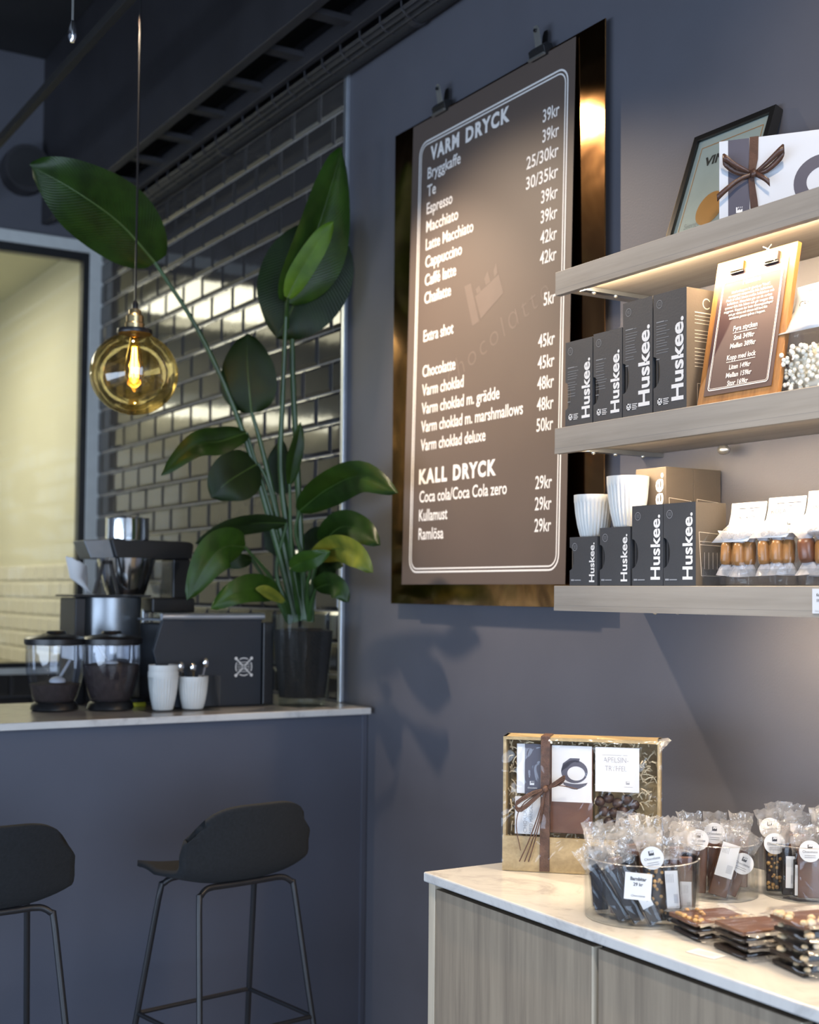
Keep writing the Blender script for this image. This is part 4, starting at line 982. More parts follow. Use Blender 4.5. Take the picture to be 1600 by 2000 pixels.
def header(parent, x0, x1, y, zt, zm, zb, lines, flare=.03, mark=True, dk=.0):
    """paper header: upright part, then flaring forward"""
    P = [(y, zt), (y - .003, (zt + zm) / 2), (y - .010, zm), (y - .010 - flare * .5, (zm + zb) / 2), (y - .010 - flare, zb)]
    rows = [[(x0 - .010 * (k > 2) - .006 * (k > 3), p[0], p[1]), ((x0 + x1) / 2, p[0] - .002, p[1]), (x1 - .008 * (k > 2) - .006 * (k > 3), p[0], p[1])] for k, p in enumerate(P)]
    obj('paper_header', MB().grid(rows), M['paperblue'], parent, smooth='all', solid=.0006)
    rows = [[(x0 + .002, y + .003, zt - .001), (x1 - .002, y + .003, zt - .001)], [(x0, y + .016, zm), (x1, y + .016, zm)]]
    obj('header_back', MB().grid(rows), M['paperblue'], parent, solid=.0006)
    pr = MB(); W = x1 - x0
    pr.add([(x0 + W * .25, y - .0035, zt - .012), (x1 - W * .10, y - .0035, zt - .012), (x1 - W * .10, y - .0035, zt - .0135), (x0 + W * .25, y - .0035, zt - .0135)], [(0, 1, 2, 3)])
    pr.add([(x0 + W * .55, y - .0042, zt - .0185), (x0 + W * .68, y - .0042, zt - .0185), (x0 + W * .68, y - .0042, zt - .0195), (x0 + W * .55, y - .0042, zt - .0195)], [(0, 1, 2, 3)])
    for q, (b_, xo, zo, cap, wd) in enumerate(lines):
        text_mb(pr, b_, (x0 + xo, y - .0085 - .003 * q, zt - zo), XR, Vector((0, .12, 1)).normalized(), cap, width=wd, off=-.012)
    if mark: logo_factory(pr, (x1 - W * .22, y - .0155 - flare * .35, zm - (zm - zb) * .30), XR, Vector((0, .35, 1)).normalized(), .010)
    obj('print', pr, M['inkblack'], parent)
def sweet(c, a, ln, r_, m_, label, group, tw=.036):
    t = thing('wrapped_toffee', label, 'sweet', tuple(c), 0, group)
    c = Vector(c); d = Vector((math.sin(a[0]) * math.cos(a[1]), math.sin(a[0]) * math.sin(a[1]), math.cos(a[0])))
    mb = MB().tube([c - d * ln / 2, c - d * ln * .46, c - d * ln * .3, c + d * ln * .3, c + d * ln * .46, c + d * ln / 2], [r_ * .45, r_ * .85, r_, r_, r_ * .85, r_ * .45], 12)
    obj('toffee', mb, m_, t, smooth='all')
    side = d.cross(Vector((0, 1, .1))).normalized(); oth = d.cross(side)
    rg = random.Random(int(abs(c.x) * 1e4)); rows = []
    for s in (-1, 1):
        rows = []
        for k, (q, wdt) in enumerate(((.44, r_ * .9), (.54, r_ * .35), (.75, r_ * 1.2), (1.0, r_ * 1.9))):
            p = c + d * s * (ln * .5 * (q + .06) + (tw if q > .6 else 0) * (q - .4))
            rows.append([p + side * wdt * math.cos(w_) + oth * wdt * (.5 + .3 * rg.random()) * math.sin(w_) for w_ in [PI * 2 * j / 9 for j in range(10)]])
        obj('wrapper_twist', MB().grid(rows), M['twist'], t, smooth='all')
tr = thing('acrylic_tray', 'open clear acrylic tray holding bags of toffee on the bottom shelf', 'tray', (-1.9, -.2, zs3))
obj('tray_base', rbox(-2.135, -1.55, -.268, -.06, zs3, zs3 + .003), M['acrylic'], tr)
obj('end_wall', MB().prism([(-.268, .003), (-.06, .003), (-.06, .125), (-.235, .125), (-.268, .095)], (-2.135, 0, zs3), (0, 1, 0), (0, 0, 1), (.003, 0, 0)), M['acrylic'], tr)
obj('front_wall', rbox(-2.132, -1.55, -.268, -.2655, zs3 + .003, zs3 + .035), M['acrylic'], tr)
obj('back_wall', rbox(-2.132, -1.55, -.063, -.06, zs3 + .003, zs3 + .125), M['acrylic'], tr)
bags = [(-2.112, -2.010, .180, 'left bag of caramel toffees with KOKOS header, in the acrylic tray', [('KOKOS', .030, .036, .008, .045)], 'caramel'),
        (-2.004, -1.902, .186, 'second bag of caramel toffees from the left with white header', [('KOLA', .014, .034, .009, .040)], 'caramel'),
        (-1.896, -1.770, .194, 'bag of butter toffees with SMÖRKOLA header', [('SMÖRKOLA', .018, .040, .0095, .068)], 'toffee'),
        (-1.764, -1.650, .190, 'rightmost bag of toffees cut by the right edge', [('KOLA', .03, .036, .009, .04)], 'toffee')]
for i, (x0, x1, h, lab, lines, mt) in enumerate(bags):
    t = thing('toffee_bag', lab, 'bag', ((x0 + x1) / 2, -.2, zs3 + .004), 0, 'toffee bags on the bottom shelf')
    wavy_bag(x0, x1, -.262, -.130, zs3 + .004, zs3 + .118, 20 + i, M['film'], 'clear_bag', t)
    wavy_bag(x0 + .004, x1 - .004, -.258, -.150, zs3 + .100, zs3 + .128, 60 + i, M['filmtop'], 'bag_neck', t)
    header(t, x0 + .004, x1 + .004, -.205, zs3 + h, zs3 + h - .046, zs3 + h - .086, lines, .035)
    rg = random.Random(40 + i)
    nsw = 4 if i < 2 else 3
    for j in range(nsw):
        r_ = .0135 if i < 2 else .0185
        xx = x0 + .014 + (x1 - x0 - .028) * (j + .5) / nsw
        sweet((xx, -.240 + .012 * (j % 2), zs3 + .070 + rg.uniform(-.003, .004)), (rg.uniform(-.10, .10), rg.uniform(0, 3)), .050, r_, M['caramel'] if mt == 'caramel' or j % 2 else M['toffee'],
              '%s twist-wrapped %s toffee from the left in the %s' % (['first', 'second', 'third', 'fourth'][j], 'caramel' if i < 2 else 'brown', ['left toffee bag', 'second toffee bag', 'butter toffee bag', 'rightmost toffee bag'][i]), ['toffees in the left bag', 'toffees in the second bag', 'toffees in the third bag', 'toffees in the last bag'][i])
# marshmallow bag at the right edge of the middle shelf
mb_ = thing('marshmallow_bag', 'bag of pale chocolate flakes with white header at the right edge of the middle shelf', 'bag', (-1.85, -.2, zs2))
wavy_bag(-1.930, -1.780, -.255, -.150, zs2 + .001, zs2 + .135, 77, M['film'], 'clear_bag', mb_)
header(mb_, -1.920, -1.790, -.205, zs2 + .226, zs2 + .175, zs2 + .125, [('CHOKLAD-', .012, .046, .014, .090), ('FLINGOR', .014, .066, .014, .075)], .03, mark=False)
rg = random.Random(8); fl_ = MB()
for k in range(620):
    fl_.ball((rg.uniform(-1.924, -1.788), rg.uniform(-.252, -.160), zs2 + .006 + .090 * rg.random() ** .9), rg.uniform(.0045, .0065), 6, 4, (1, .8, .9))
fl_.box(-1.915, -1.795, -.235, -.165, zs2 + .005, zs2 + .088)
tag(obj('flakes', fl_, M['marsh'], mb_, smooth='all'), None, None, kind='stuff')
# price tag on the bottom shelf
tgp = thing('shelf_label', 'small white price label on the front edge of the bottom shelf', 'label', (-1.79, SF, 1.44))
obj('label_card', rbox(-1.815, -1.745, SF - .0025, SF - .0005, 1.4155, 1.4635), M['paperblue'], tgp)
lb = text_mb(MB(), 'Kola', (-1.804, SF - .003, 1.449), XR, ZU, .0055, off=.02); text_mb(lb, '59 kr', (-1.804, SF - .003, 1.438), XR, ZU, .0055); text_mb(lb, 'Choco', (-1.808, SF - .003, 1.419), XR, ZU, .003, off=-.01)
obj('print', lb, M['inkblack'], tgp)

# ------------------------------------------------------------------ on the top shelf
zt = SH[0][1]
fr = thing('framed_certificate', 'black framed certificate leaning on the wall at the back of the top shelf', 'picture frame', (-2.25, -.1, zt))
F0 = Vector((-2.417, -.135, zt + .001)); FH = .345; FW = .268
FU = Vector((0, .118, .33)).normalized(); FN = XR.cross(FU).normalized()
if FN.y > 0: FN = -FN
def fp_(u, v, d=0): return F0 + XR * u + FU * v + FN * d
def fslab(u0, u1, v0, v1, d0, d1, mb=None):
    mb = mb or MB()
    return mb.add([fp_(u, v, d) for d in (d0, d1) for u, v in ((u0, v0), (u1, v0), (u1, v1), (u0, v1))], [(0, 3, 2, 1), (4, 5, 6, 7), (0, 1, 5, 4), (1, 2, 6, 5), (2, 3, 7, 6), (3, 0, 4, 7)])
FB = .016
obj('frame_side', fslab(0, FB, 0, FH, -.022, .004), M['blackframe'], fr, bevel=.0008)
obj('frame_side', fslab(FW - FB, FW, 0, FH, -.022, .004), M['blackframe'], fr, bevel=.0008)
obj('frame_side', fslab(FB, FW - FB, FH - FB, FH, -.022, .004), M['blackframe'], fr, bevel=.0008)
obj('frame_side', fslab(FB, FW - FB, 0, FB, -.022, .004), M['blackframe'], fr, bevel=.0008)
obj('gold_inlay', fslab(-.0012, -.0001, 0, FH, -.021, .003), M['goldedge'], fr)
obj('certificate', fslab(FB, FW - FB, FB, FH - FB, -.006, -.004), M['certpaper'], fr)
cl = MB(); frame_line(cl, FB + .016, FW - FB - .016, FB + .016, FH - FB - .022, .002, .0024, lambda x, z: fp_(x, z, -.0035), 2)
obj('orange_border', cl, M['orange'], fr)
text('lettering', 'VINNARE', fp_(FW - .040, FH - .098, -.0035), XR, FU, .024, M['inkblack'], fr, align='R', width=.17, off=.04)
text('script_line', 'Sveriges', fp_(.050, .075, -.0035), XR, FU, .015, M['inkmid'], fr, off=-.01)
sb_ = MB(); ring(sb_, fp_(.125, .115, -.0034), XR, FU, .0, .045, n=28); obj('seal', sb_, M['orange'], fr)
obj('glass_front', fslab(FB, FW - FB, FB, FH - FB, .000, .001), M['pane'], fr)
# white gift box with the brown bow, turned towards the room
gd = Vector((.815, .58, 0)).normalized(); gn = Vector((gd.y, -gd.x, 0))
gb = thing('white_gift_box', 'flat white gift box with brown satin bow standing on the top shelf', 'gift box', (-2.135, -.212, zt))
G0 = Vector((-2.137, -.214, zt + .001)); GH = .199
def gp(u, v, d=0): return G0 + gd * u + ZU * v + gn * d
def gslab(u0, u1, v0, v1, d0, d1, mb=None):
    mb = mb or MB()
    return mb.add([gp(u, v, d) for d in (d0, d1) for u, v in ((u0, v0), (u1, v0), (u1, v1), (u0, v1))], [(0, 3, 2, 1), (4, 5, 6, 7), (0, 1, 5, 4), (1, 2, 6, 5), (2, 3, 7, 6), (3, 0, 4, 7)])
obj('box_body', gslab(0, .262, 0, GH, -.028, 0), M['paperblue'], gb, bevel=.001)
obj('dark_band', gslab(.020, .066, .0005, GH - .0005, .0002, .0008), M['plum'], gb)
rbx = .0665; 
obj('ribbon', MB().strip([gp(rbx + .010, GH + .001, -.03), gp(rbx + .010, GH + .0015, .001), gp(rbx + .009, GH * .75, .003), gp(rbx + .004, GH * .55, .006), gp(rbx + .009, GH * .3, .004), gp(rbx + .014, 0, .002)], gd, [.019, .019, .019, .012, .016, .019]), M['ribbon'], gb, solid=.0008)
bw = (rbx + .010, GH * .58)
def bowloop(us, name='bow_loop', wd=None):
    pts = crom([gp(bw[0] + a, bw[1] + b, c) for a, b, c in us], 16)
    obj(name, MB().strip(pts, (ZU * .9 + gn * .35).normalized(), wd or [.006 + .012 * math.sin(PI * k / 15) for k in range(16)]), M['ribbon'], gb, smooth='all', solid=.0007)
bowloop([(0, 0, .008), (-.035, .018, .022), (-.060, .038, .026), (-.062, .028, .018), (-.035, .006, .012), (0, -.002, .009)])
bowloop([(0, 0, .008), (.030, .016, .022), (.065, .042, .030), (.062, .028, .022), (.03, .004, .013), (0, -.002, .009)])
bowloop([(0, 0, .010), (-.03, -.012, .016), (-.055, -.030, .020), (-.078, -.048, .018)], 'ribbon_tail', [.008 + .008 * k / 15 for k in range(16)])
bowloop([(0, 0, .010), (.012, -.008, .018), (.026, -.018, .022), (.036, -.028, .020)], 'ribbon_tail', [.010 + .006 * k / 15 for k in range(16)])
obj('bow_knot', MB().ball(gp(bw[0], bw[1], .012), .009, 12, 7, (1, .8, 1.1)), M['ribbon'], gb, smooth='all')
lg = logo_factory(MB(), gp(.044, .040, .0011), gd, ZU, .014); text_mb(lg, 'Chocolatte', gp(.044, .024, .0011), gd, ZU, .006, width=.034, align='C'); 
obj('print', lg, M['ink'], gb)
bl = MB()
oc = gp(.226, .083, .0006); rows = []
for k in range(41):
    a = 2 * PI * k / 40
    ro = (.066 * math.cos(a), .062 * math.sin(a)); ri = (.043 * math.cos(a) + .004, .034 * math.sin(a) + .002)
    rows.append([oc + gd * min(ri[0], .030) + ZU * ri[1], oc + gd * min(ro[0], .0345) + ZU * ro[1]])
bl.grid(rows); bl.grid([[oc + gd * .028 + ZU * -.055, oc + gd * .0295 + ZU * -.055], [oc + gd * .028 + ZU * .055, oc + gd * .0295 + ZU * .055]])
obj('large_letter', bl, M['plum'], gb)

# ------------------------------------------------------------------ display cabinet
DZ = .82
dc = thing('display_cabinet', 'low oak display cabinet under the white stone slab', 'cabinet', (-2.0, -.35, 0))
obj('end_panel', rbox(-2.566, -2.540, -.690, -.004, -.08, .797), M['oakedge'], dc, bevel=.001)
obj('cabinet_body', rbox(-2.540, -.9, -.668, -.004, -.08, .792), M['void'], dc)
for a0, a1 in ((-2.536, -1.981), (-1.969, -1.470), (-1.458, -.95)):
    d_ = obj('door', rbox(a0, a1 - .006, -.690, -.670, .05, .786), M['oakv'], dc, bevel=.001)
    obj('door_edge', rbox(a1 - .006, a1, -.691, -.670, .05, .786), M['oakedge'], d_)
tag(obj('cabinet_top', rbox(-2.571, -.88, -.702, -.004, .798, DZ), M['quartz'], None, bevel=.0035), 'white quartz slab on the oak display cabinet', 'counter top')

# gift box on the cabinet
q0 = Vector((-2.500, -.533, DZ + .001)); q1 = Vector((-2.254, -.279, DZ + .001)); hd_ = (q1 - q0).normalized(); hn = Vector((hd_.y, -hd_.x, 0)); HW = (q1 - q0).length; HH = .302
def hp_(u, v, d=0): return q0 + hd_ * (u * HW / .36) + ZU * v + hn * d
def hslab(u0, u1, v0, v1, d0, d1, mb=None):
    mb = mb or MB()
    return mb.add([hp_(u, v, d) for d in (d0, d1) for u, v in ((u0, v0), (u1, v0), (u1, v1), (u0, v1))], [(0, 3, 2, 1), (4, 5, 6, 7), (0, 1, 5, 4), (1, 2, 6, 5), (2, 3, 7, 6), (3, 0, 4, 7)])
hg = thing('gift_hamper', 'gilt wooden gift hamper of chocolates in cellophane with brown raffia, on the display cabinet', 'gift box', tuple(q0))
obj('back_board', hslab(0, .36, 0, HH, -.075, -.070), M['goldbox'], hg)
obj('side_board', hslab(0, .007, 0, HH, -.070, 0), M['goldbox'], hg); obj('side_board', hslab(.353, .36, 0, HH, -.070, 0), M['goldbox'], hg)
obj('top_board', hslab(0.0, .36, HH - .007, HH, -.070, .001), M['goldbox'], hg); obj('bottom_board', hslab(.007, .353, 0, .007, -.070, 0), M['goldbox'], hg)
obj('front_board', hslab(.0, .36, .0, .078, .0005, .006), M['goldbox'], hg)
rg = random.Random(4); sw = MB()
for k in range(700):
    u, v, d = rg.uniform(.009, .35), rg.uniform(.05, HH - .010), rg.uniform(-.05, -.016)
    if .03 < u < .31 and .09 < v < .275 and rg.random() < .75: continue
    a, L = rg.uniform(0, 2 * PI), rg.uniform(.010, .024)
    p = [(u + L * (j - 1) * math.cos(a) * .5, v + L * (j - 1) * math.sin(a) * .5 + .003 * (j == 1), d + .004 * (j == 1)) for j in range(3)]
    p = [(min(max(x, .0085), .3515), min(max(z, .009), HH - .009), y) for x, z, y in p]
    wv = Vector((-math.sin(a), math.cos(a))) * .0013
    sw.grid([[hp_(x - wv.x, z - wv.y, y), hp_(x + wv.x, z + wv.y, y + .001)] for x, z, y in p])
tag(obj('wood_wool', sw, M['straw'], hg), None, None, kind='stuff')
def pack(name, lab, u0, u1, v0, v1, m_, d=-.012, th=.012):
    t = thing(name, lab, 'chocolate', tuple(hp_((u0 + u1) / 2, v0, d)))
    obj('pack_body', hslab(u0, u1, v0, v1, d - th, d), m_, t, bevel=.001); return t
p1 = pack('chocolate_pack', 'slim dark chocolate pack with white edge at the left in the gift hamper', .030, .088, .172, .285, M['paper'])
obj('dark_sleeve', hslab(.049, .086, .172, .285, -.0118, -.0110), M['plum'], p1)
lg = logo_factory(MB(), hp_(.066, .196, -.0105), hd_, ZU, .010); text_mb(lg, 'Chocolatte', hp_(.067, .184, -.0105), hd_, ZU, .0035, width=.022, align='C'); obj('print', lg, M['ink'], p1)
p2 = pack('chocolate_pack', 'white chocolate pack with upright lettering, lower left in the gift hamper', .026, .088, .080, .165, M['paper'])
lt = text_mb(MB(), 'CHOKLAD', hp_(.054, .084, -.0108), ZU, -hd_, .008, width=.060, off=-.01); text_mb(lt, 'MED MANDEL', hp_(.068, .084, -.0108), ZU, -hd_, .008, width=.066, off=-.01)
obj('print', lt, M['inkmid'], p2)
p3 = pack('chocolate_bar', 'milk chocolate bar with a cup picture card, middle of the gift hamper', .108, .206, .086, .284, M['milk'])
obj('printed_card', hslab(.112, .204, .157, .284, -.0115, -.0105), M['paper'], p3)
cd_ = MB(); oc = hp_(.160, .222, -.0100)
def cdp(a, b): return oc + hd_ * a + ZU * b
rows = []
for k in range(25):
    a = 2 * PI * k / 24
    rows.append([cdp(.008 + .020 * math.cos(a), .0 + .016 * math.sin(a)), cdp(.004 + .030 * math.cos(a), .004 + .026 * math.sin(a))])
cd_.grid(rows); cd_.grid([[cdp(-.020 + .05 * k / 8, -.026 - .010 * math.sin(PI * k / 8)), cdp(-.022 + .056 * k / 8, -.020 - .004 * math.sin(PI * k / 8))] for k in range(9)])
cd_.grid([[cdp(-.026, .004), cdp(-.010, .014)], [cdp(-.022, .022), cdp(-.006, .020)], [cdp(-.006, .034), cdp(.004, .026)], [cdp(.016, .034), cdp(.014, .024)]])
obj('cup_picture', cd_, M['plum'], p3)
p4 = pack('truffle_bag', 'bag of truffles with APELSIN-TRYFFEL card at the right in the gift hamper', .212, .312, .184, .284, M['paper'], -.008, .002)
lt = text_mb(MB(), 'APELSIN-', hp_(.259, .250, -.0075), hd_, ZU, .0115, width=.056, align='C', off=-.014); text_mb(lt, 'TRYFFEL', hp_(.259, .231, -.0075), hd_, ZU, .0115, width=.048, align='C', off=-.014)
logo_factory(lt, hp_(.286, .205, -.0075), hd_, ZU, .008); lt.grid([[hp_(.278, .196, -.0075), hp_(.278, .1968, -.0075)], [hp_(.297, .196, -.0075), hp_(.297, .1968, -.0075)]]); lt.grid([[hp_(.228, .266, -.0075), hp_(.228, .2668, -.0075)], [hp_(.285, .266, -.0075), hp_(.285, .2668, -.0075)]])
obj('print', lt, M['inkmid'], p4)
rows = [[hp_(.212 + .1 * j / 6, .184 - .10 * k / 5, -.008 + .010 * math.sin(PI * k / 5)) for j in range(7)] for k in range(6)]
obj('bag_film', MB().grid(rows), M['film'], p4, smooth='all')
for i, (u, v) in enumerate(((.222, .160), (.242, .168), (.262, .158), (.284, .166), (.300, .155), (.232, .138), (.254, .136), (.276, .140), (.296, .132), (.243, .115), (.266, .113), (.288, .112))):
    tag(obj('truffle', MB().ball(hp_(u, v, -.022), .0125, 12, 8, (1, 1, .95)), M['truffle'], None, smooth='all'), 'dark round truffle in the bag under the APELSIN-TRYFFEL card', 'truffle', 'truffles in the gift hamper')
rf_ = thing('raffia_tie', 'brown raffia band and bow tied round the gift hamper', 'ribbon', tuple(hp_(.1, .19, .01)))
obj('raffia_band', MB().strip([hp_(.099, HH + .002, -.07), hp_(.099, HH + .003, .004), hp_(.099, .20, .009), hp_(.0985, .08, .0085), hp_(.098, .002, .0085)], hd_, [.021, .021, .020, .022, .023]), M['raffia'], rf_, solid=.001)
ctrb = (.100, .188)
def raf(us, name, r_=.0016):
    obj(name, MB().tube(crom([hp_(ctrb[0] + a, ctrb[1] + b, c) for a, b, c in us], 14), r_, 6), M['raffia'], rf_, smooth=True)
for e in (0, .003, -.004):
    raf([(0, 0, .012), (-.03, -.010 + e, .024), (-.066, -.034 + e, .026), (-.056, -.048 + e, .020), (-.02, -.018 + e, .016), (0, 0, .013)], 'raffia_loop', .002)
    raf([(0, 0, .012), (.02, .012 + e, .022), (.045, .030 + e, .026), (.034, .016 + e, .02), (0, 0, .013)], 'raffia_loop', .0018)
    raf([(0, 0, .012), (-.012 + e, -.06, .020), (-.030 + e * 2, -.12, .018), (-.047 + e * 3, -.165, .014)], 'raffia_tail', .0015)
raf([(0, 0, .012), (-.05, -.035, .022), (-.066, -.08, .02), (-.056, -.14, .016)], 'raffia_tail', .0012)
raf([(0, 0, .012), (.03, .010, .022), (.075, .004, .024)], 'raffia_tail', .0012)
obj('raffia_knot', MB().ball(hp_(ctrb[0], ctrb[1], .014), .008, 10, 6), M['raffia'], rf_, smooth='all')
rows = []; rg = random.Random(9)
for k in range(13):
    v = .004 + (HH - .004) * k / 12; rows.append([hp_(-.002 + .366 * j / 16, v, .010 + rg.uniform(-.0012, .0014)) for j in range(17)])
rows.append([hp_(-.002 + .366 * j / 16, HH + .004, -.02 + rg.uniform(-.002, .002)) for j in range(17)])
cw = obj('cellophane_wrap', MB().grid(rows), M['film'], hg, smooth='all')
obj('cellophane_ear', MB().grid([[hp_(.355, HH - .03, .006), hp_(.372, HH - .010, .0)], [hp_(.357, HH - .002, .004), hp_(.384, HH + .002, -.006)], [hp_(.352, HH + .004, .0), hp_(.376, HH + .006, -.02)]]), M['filmtop'], hg, smooth='all')

# ------------------------------------------------------------------ acrylic tubs with wrapped chocolate sticks
def tub(x, y, r_, h, label):
    t = thing('acrylic_tub', label, 'tub', (x, y, DZ), 0, 'acrylic tubs on the display cabinet')
    obj('tub_wall', MB().lathe([(r_, 0), (r_, h), (r_ - .0025, h), (r_ - .0025, .003)], 56, (x, y, DZ), capb=False), M['acrylic'], t, smooth=True)
    obj('tub_base', MB().lathe([(r_ - .0026, .0), (r_ - .0026, .003)], 56, (x, y, DZ), capt=True), M['acrylic'], t, smooth=True)
    tr_ = obj('tub_rim', MB().lathe([(r_ - .003, h), (r_ - .0015, h + .0014), (r_ + .0005, h)], 56, (x, y, DZ), capb=False), M['filmtop'], t, smooth=True)
_sm = {}
def stick_meshes(kind, wdt, L, var):
    key = (kind, wdt, L, var)
    if key in _sm: return _sm[key]
    rg = random.Random(hash(str(key)) % 1000 if False else int(wdt * 1e4) + int(L * 1e4) + var * 17)
    tmp = obj('chocolate', MB().box(-wdt / 2, wdt / 2, -.006, .006, .004, L), M[kind if kind in ('dark', 'milk') else 'dark'], None, bevel=.002)
    body = tmp.data; bpy.data.objects.remove(tmp)
    rows = []
    for k in range(7):
        q = k / 6; z = .001 + (L + .012) * q; row = []
        for j in range(13):
            a = 2 * PI * j / 12; ca, sa = math.cos(a), math.sin(a); rr = 1 / max(abs(ca), abs(sa)) ** .75
            row.append((ca * rr * (wdt / 2 + .004) * (1 + rg.uniform(-.05, .05)), sa * rr * .010 * (1 + rg.uniform(-.12, .12)), z))
        row[-1] = row[0]; rows.append(row)
    tmp = obj('sleeve', MB().grid(rows), M['film'], None, smooth='all'); sl = tmp.data; bpy.data.objects.remove(tmp)
    rows = []
    for k in range(5):
        q = k / 4; w2 = (wdt / 2 + .004) * (1 + .35 * q); row = []
        for j in range(9):
            s = -1 + j / 4
            row.append((s * w2 + rg.uniform(-.002, .002), (.006 - .004 * q) * math.cos(s * 2.2) + rg.uniform(-.004, .004) * q + .010 * q * q * (1 if var % 2 else -1), L + .008 + .042 * q + rg.uniform(-.004, .004) * q))
        rows.append(row)
    tmp = obj('top', MB().grid(rows), M['filmtop'], None, smooth='all'); tp = tmp.data; bpy.data.objects.remove(tmp)
    nu = None
    if kind == 'nutty':
        mb = MB()
        for k in range(26): mb.ball((rg.uniform(-wdt / 2, wdt / 2) * .9, -.006, rg.uniform(.01, L - .01)), rg.uniform(.0025, .0048), 6, 4)
        tmp = obj('nuts', mb, M['nutc'], None, smooth='all'); nu = tmp.data; bpy.data.objects.remove(tmp)
    _sm[key] = (body, sl, tp, nu); return _sm[key]
def stick(base, top, kind, wdt, label, group, face=(0, -1, 0), sticker=False, barcode=None, L=None, var=0):
    base, top = Vector(base), Vector(top); d = top - base; L = L or d.length - .045; z = d.normalized()
    f = -Vector(face); y = (f - z * f.dot(z)).normalized(); x = y.cross(z)
    q = Matrix((x, y, z)).transposed().to_quaternion()
    t = thing('wrapped_chocolate_stick', label, 'chocolate', tuple(base), 0, group, quat=q)
    body, sl, tp, nu = stick_meshes(kind, wdt, round(L, 2), var)
    for nm, me in (('chocolate', body), ('sleeve', sl), ('sleeve_top', tp)): link(nm, me, t)
    if nu: tag(link('nut_topping', nu, t), None, None, kind='stuff')
    if sticker:
        zc = sticker; s = MB(); rows = []
        s.lathe([(.022, 0), (.022, .0006)], 28, (0, 0, 0), capt=True)
        s.v = [(v[0], -.0125 - v[2], zc + v[1]) for v in s.v]
        st_ = obj('round_sticker', s, M['paper'], t, world=False)
        p = logo_factory(MB(), (0, -.0136, zc + .009), XR, ZU, .010); text_mb(p, 'Chocolatte', (0, -.0136, zc - .003), XR, ZU, .0045, width=.030, align='C')
        for k in range(2): p.add([(-.011, -.0136, zc - .009 - k * .004), (.011, -.0136, zc - .009 - k * .004), (.011, -.0136, zc - .0083 - k * .004), (-.011, -.0136, zc - .0083 - k * .004)], [(0, 1, 2, 3)])
        obj('print', p, M['inkblack'], st_, world=False)
    if barcode:
        z0, z1, bw_ = barcode
        bl_ = obj('paper_label', MB().box(-bw_, bw_, -.0122, -.0114, z0, z1), M['paper'], t, world=False, bevel=.0003)
        p = MB()
        for k in range(9): p.add([(bw_ * .15, -.0125, z0 + .010 + k * .0019), (bw_ * .8, -.0125, z0 + .010 + k * .0019), (bw_ * .8, -.0125, z0 + .0108 + k * .0019), (bw_ * .15, -.0125, z0 + .0108 + k * .0019)], [(0, 1, 2, 3)])
        for k in range(5): p.add([(-bw_ * .8 + k * .003, -.0125, z1 - .006), (-bw_ * .8 + k * .003 + .0008, -.0125, z1 - .006), (-bw_ * .8 + k * .003 + .0008, -.0125, z1 - .022), (-bw_ * .8 + k * .003, -.0125, z1 - .022)], [(0, 1, 2, 3)])
        obj('print', p, M['inkmid'], bl_, world=False)
    return t
# camera-ward direction is about (+.63, -.77) at this cabinet: 'fc' faces sticks that way, 'rt' runs along the view's right
fc = Vector((.76, -.65, 0)); rt_ = Vector((.65, .76, 0)); bk = -fc
def at3(C_, a, b, z): return Vector((C_[0], C_[1], 0)) + rt_ * a + fc * b + ZU * z
C1 = (-2.014, -.545); R1 = .112
tub(C1[0], C1[1], R1, .117, 'front acrylic tub of chocolate sticks on the display cabinet')
GA = 'chocolate sticks in the front tub'
zb = DZ + .005
def s1_(a0, b0, a1, b1, ht, *k, **kw): return stick(at3(C1, a0, b0, zb), at3(C1, a1, b1, DZ + ht - .016), *k, face=kw.pop('face', fc), **kw)
s1_(-.030, .060, -.118, .045, .150, 'dark', .022, 'dark chocolate stick leaning out over the left rim of the front tub', GA, var=1)
s1_(-.002, .078, -.078, .058, .150, 'dark', .024, 'long dark chocolate stick beside the leftmost, leaning left in the front tub', GA, var=2)
s1_(.030, .080, -.046, .056, .160, 'dark', .026, 'dark chocolate stick leaning left just behind the Barnbitar price card', GA, barcode=(.035, .095, .011), var=3)
s1_(.045, .060, .012, .062, .178, 'nutty', .036, 'broad nut-studded chocolate stick with round sticker, front of the front tub', GA, sticker=.125, var=4)
s1_(.062, .066, .050, .062, .180, 'dark', .028, 'dark chocolate stick with white label, right of the round sticker', GA, barcode=(.03, .10, .012), var=5)
s1_(.084, .040, .082, .036, .184, 'milk', .026, 'milk chocolate stick with white label at the right side of the front tub', GA, barcode=(.01, .075, .011), var=6)
ORD = ['first', 'second', 'third', 'fourth', 'fifth', 'sixth', 'seventh', 'eighth', 'ninth', 'tenth', 'eleventh', 'twelfth', 'thirteenth']
BK = ((-.085, .0, .172), (-.05, .02, .178), (-.021, .03, .186), (-.062, -.04, .190), (-.019, -.02, .195), (.02, .012, .182), (.03, -.05, .198), (.066, -.01, .192), (-.03, -.082, .196), (.06, -.06, .20), (.0, -.058, .20), (.095, -.005, .19), (-.09, -.035, .182))
for i, (a, b, h) in enumerate(BK):
    s1_(a * .9, b * .9, a * 1.06, b * 1.05, h, ('dark', 'milk', 'dark')[i % 3], .026 + .004 * (i % 3), ORD[sorted(q_[0] for q_ in BK).index(a)] + ' from the left of the sticks packed behind in the front tub', GA, var=7 + i % 4, face=(fc + rt_ * math.sin(i * 2.1) * .8))
t = thing('price_card', 'white price card reading Barnbitar on the front tub', 'price card', tuple(at3(C1, -.01, R1 + .003, DZ + .05)))
pc0 = at3(C1, -.034, R1 + .0035, DZ + .058); rx = (rt_ * .995 - ZU * .06).normalized(); uz = (ZU * .998 + rt_ * .06).normalized()
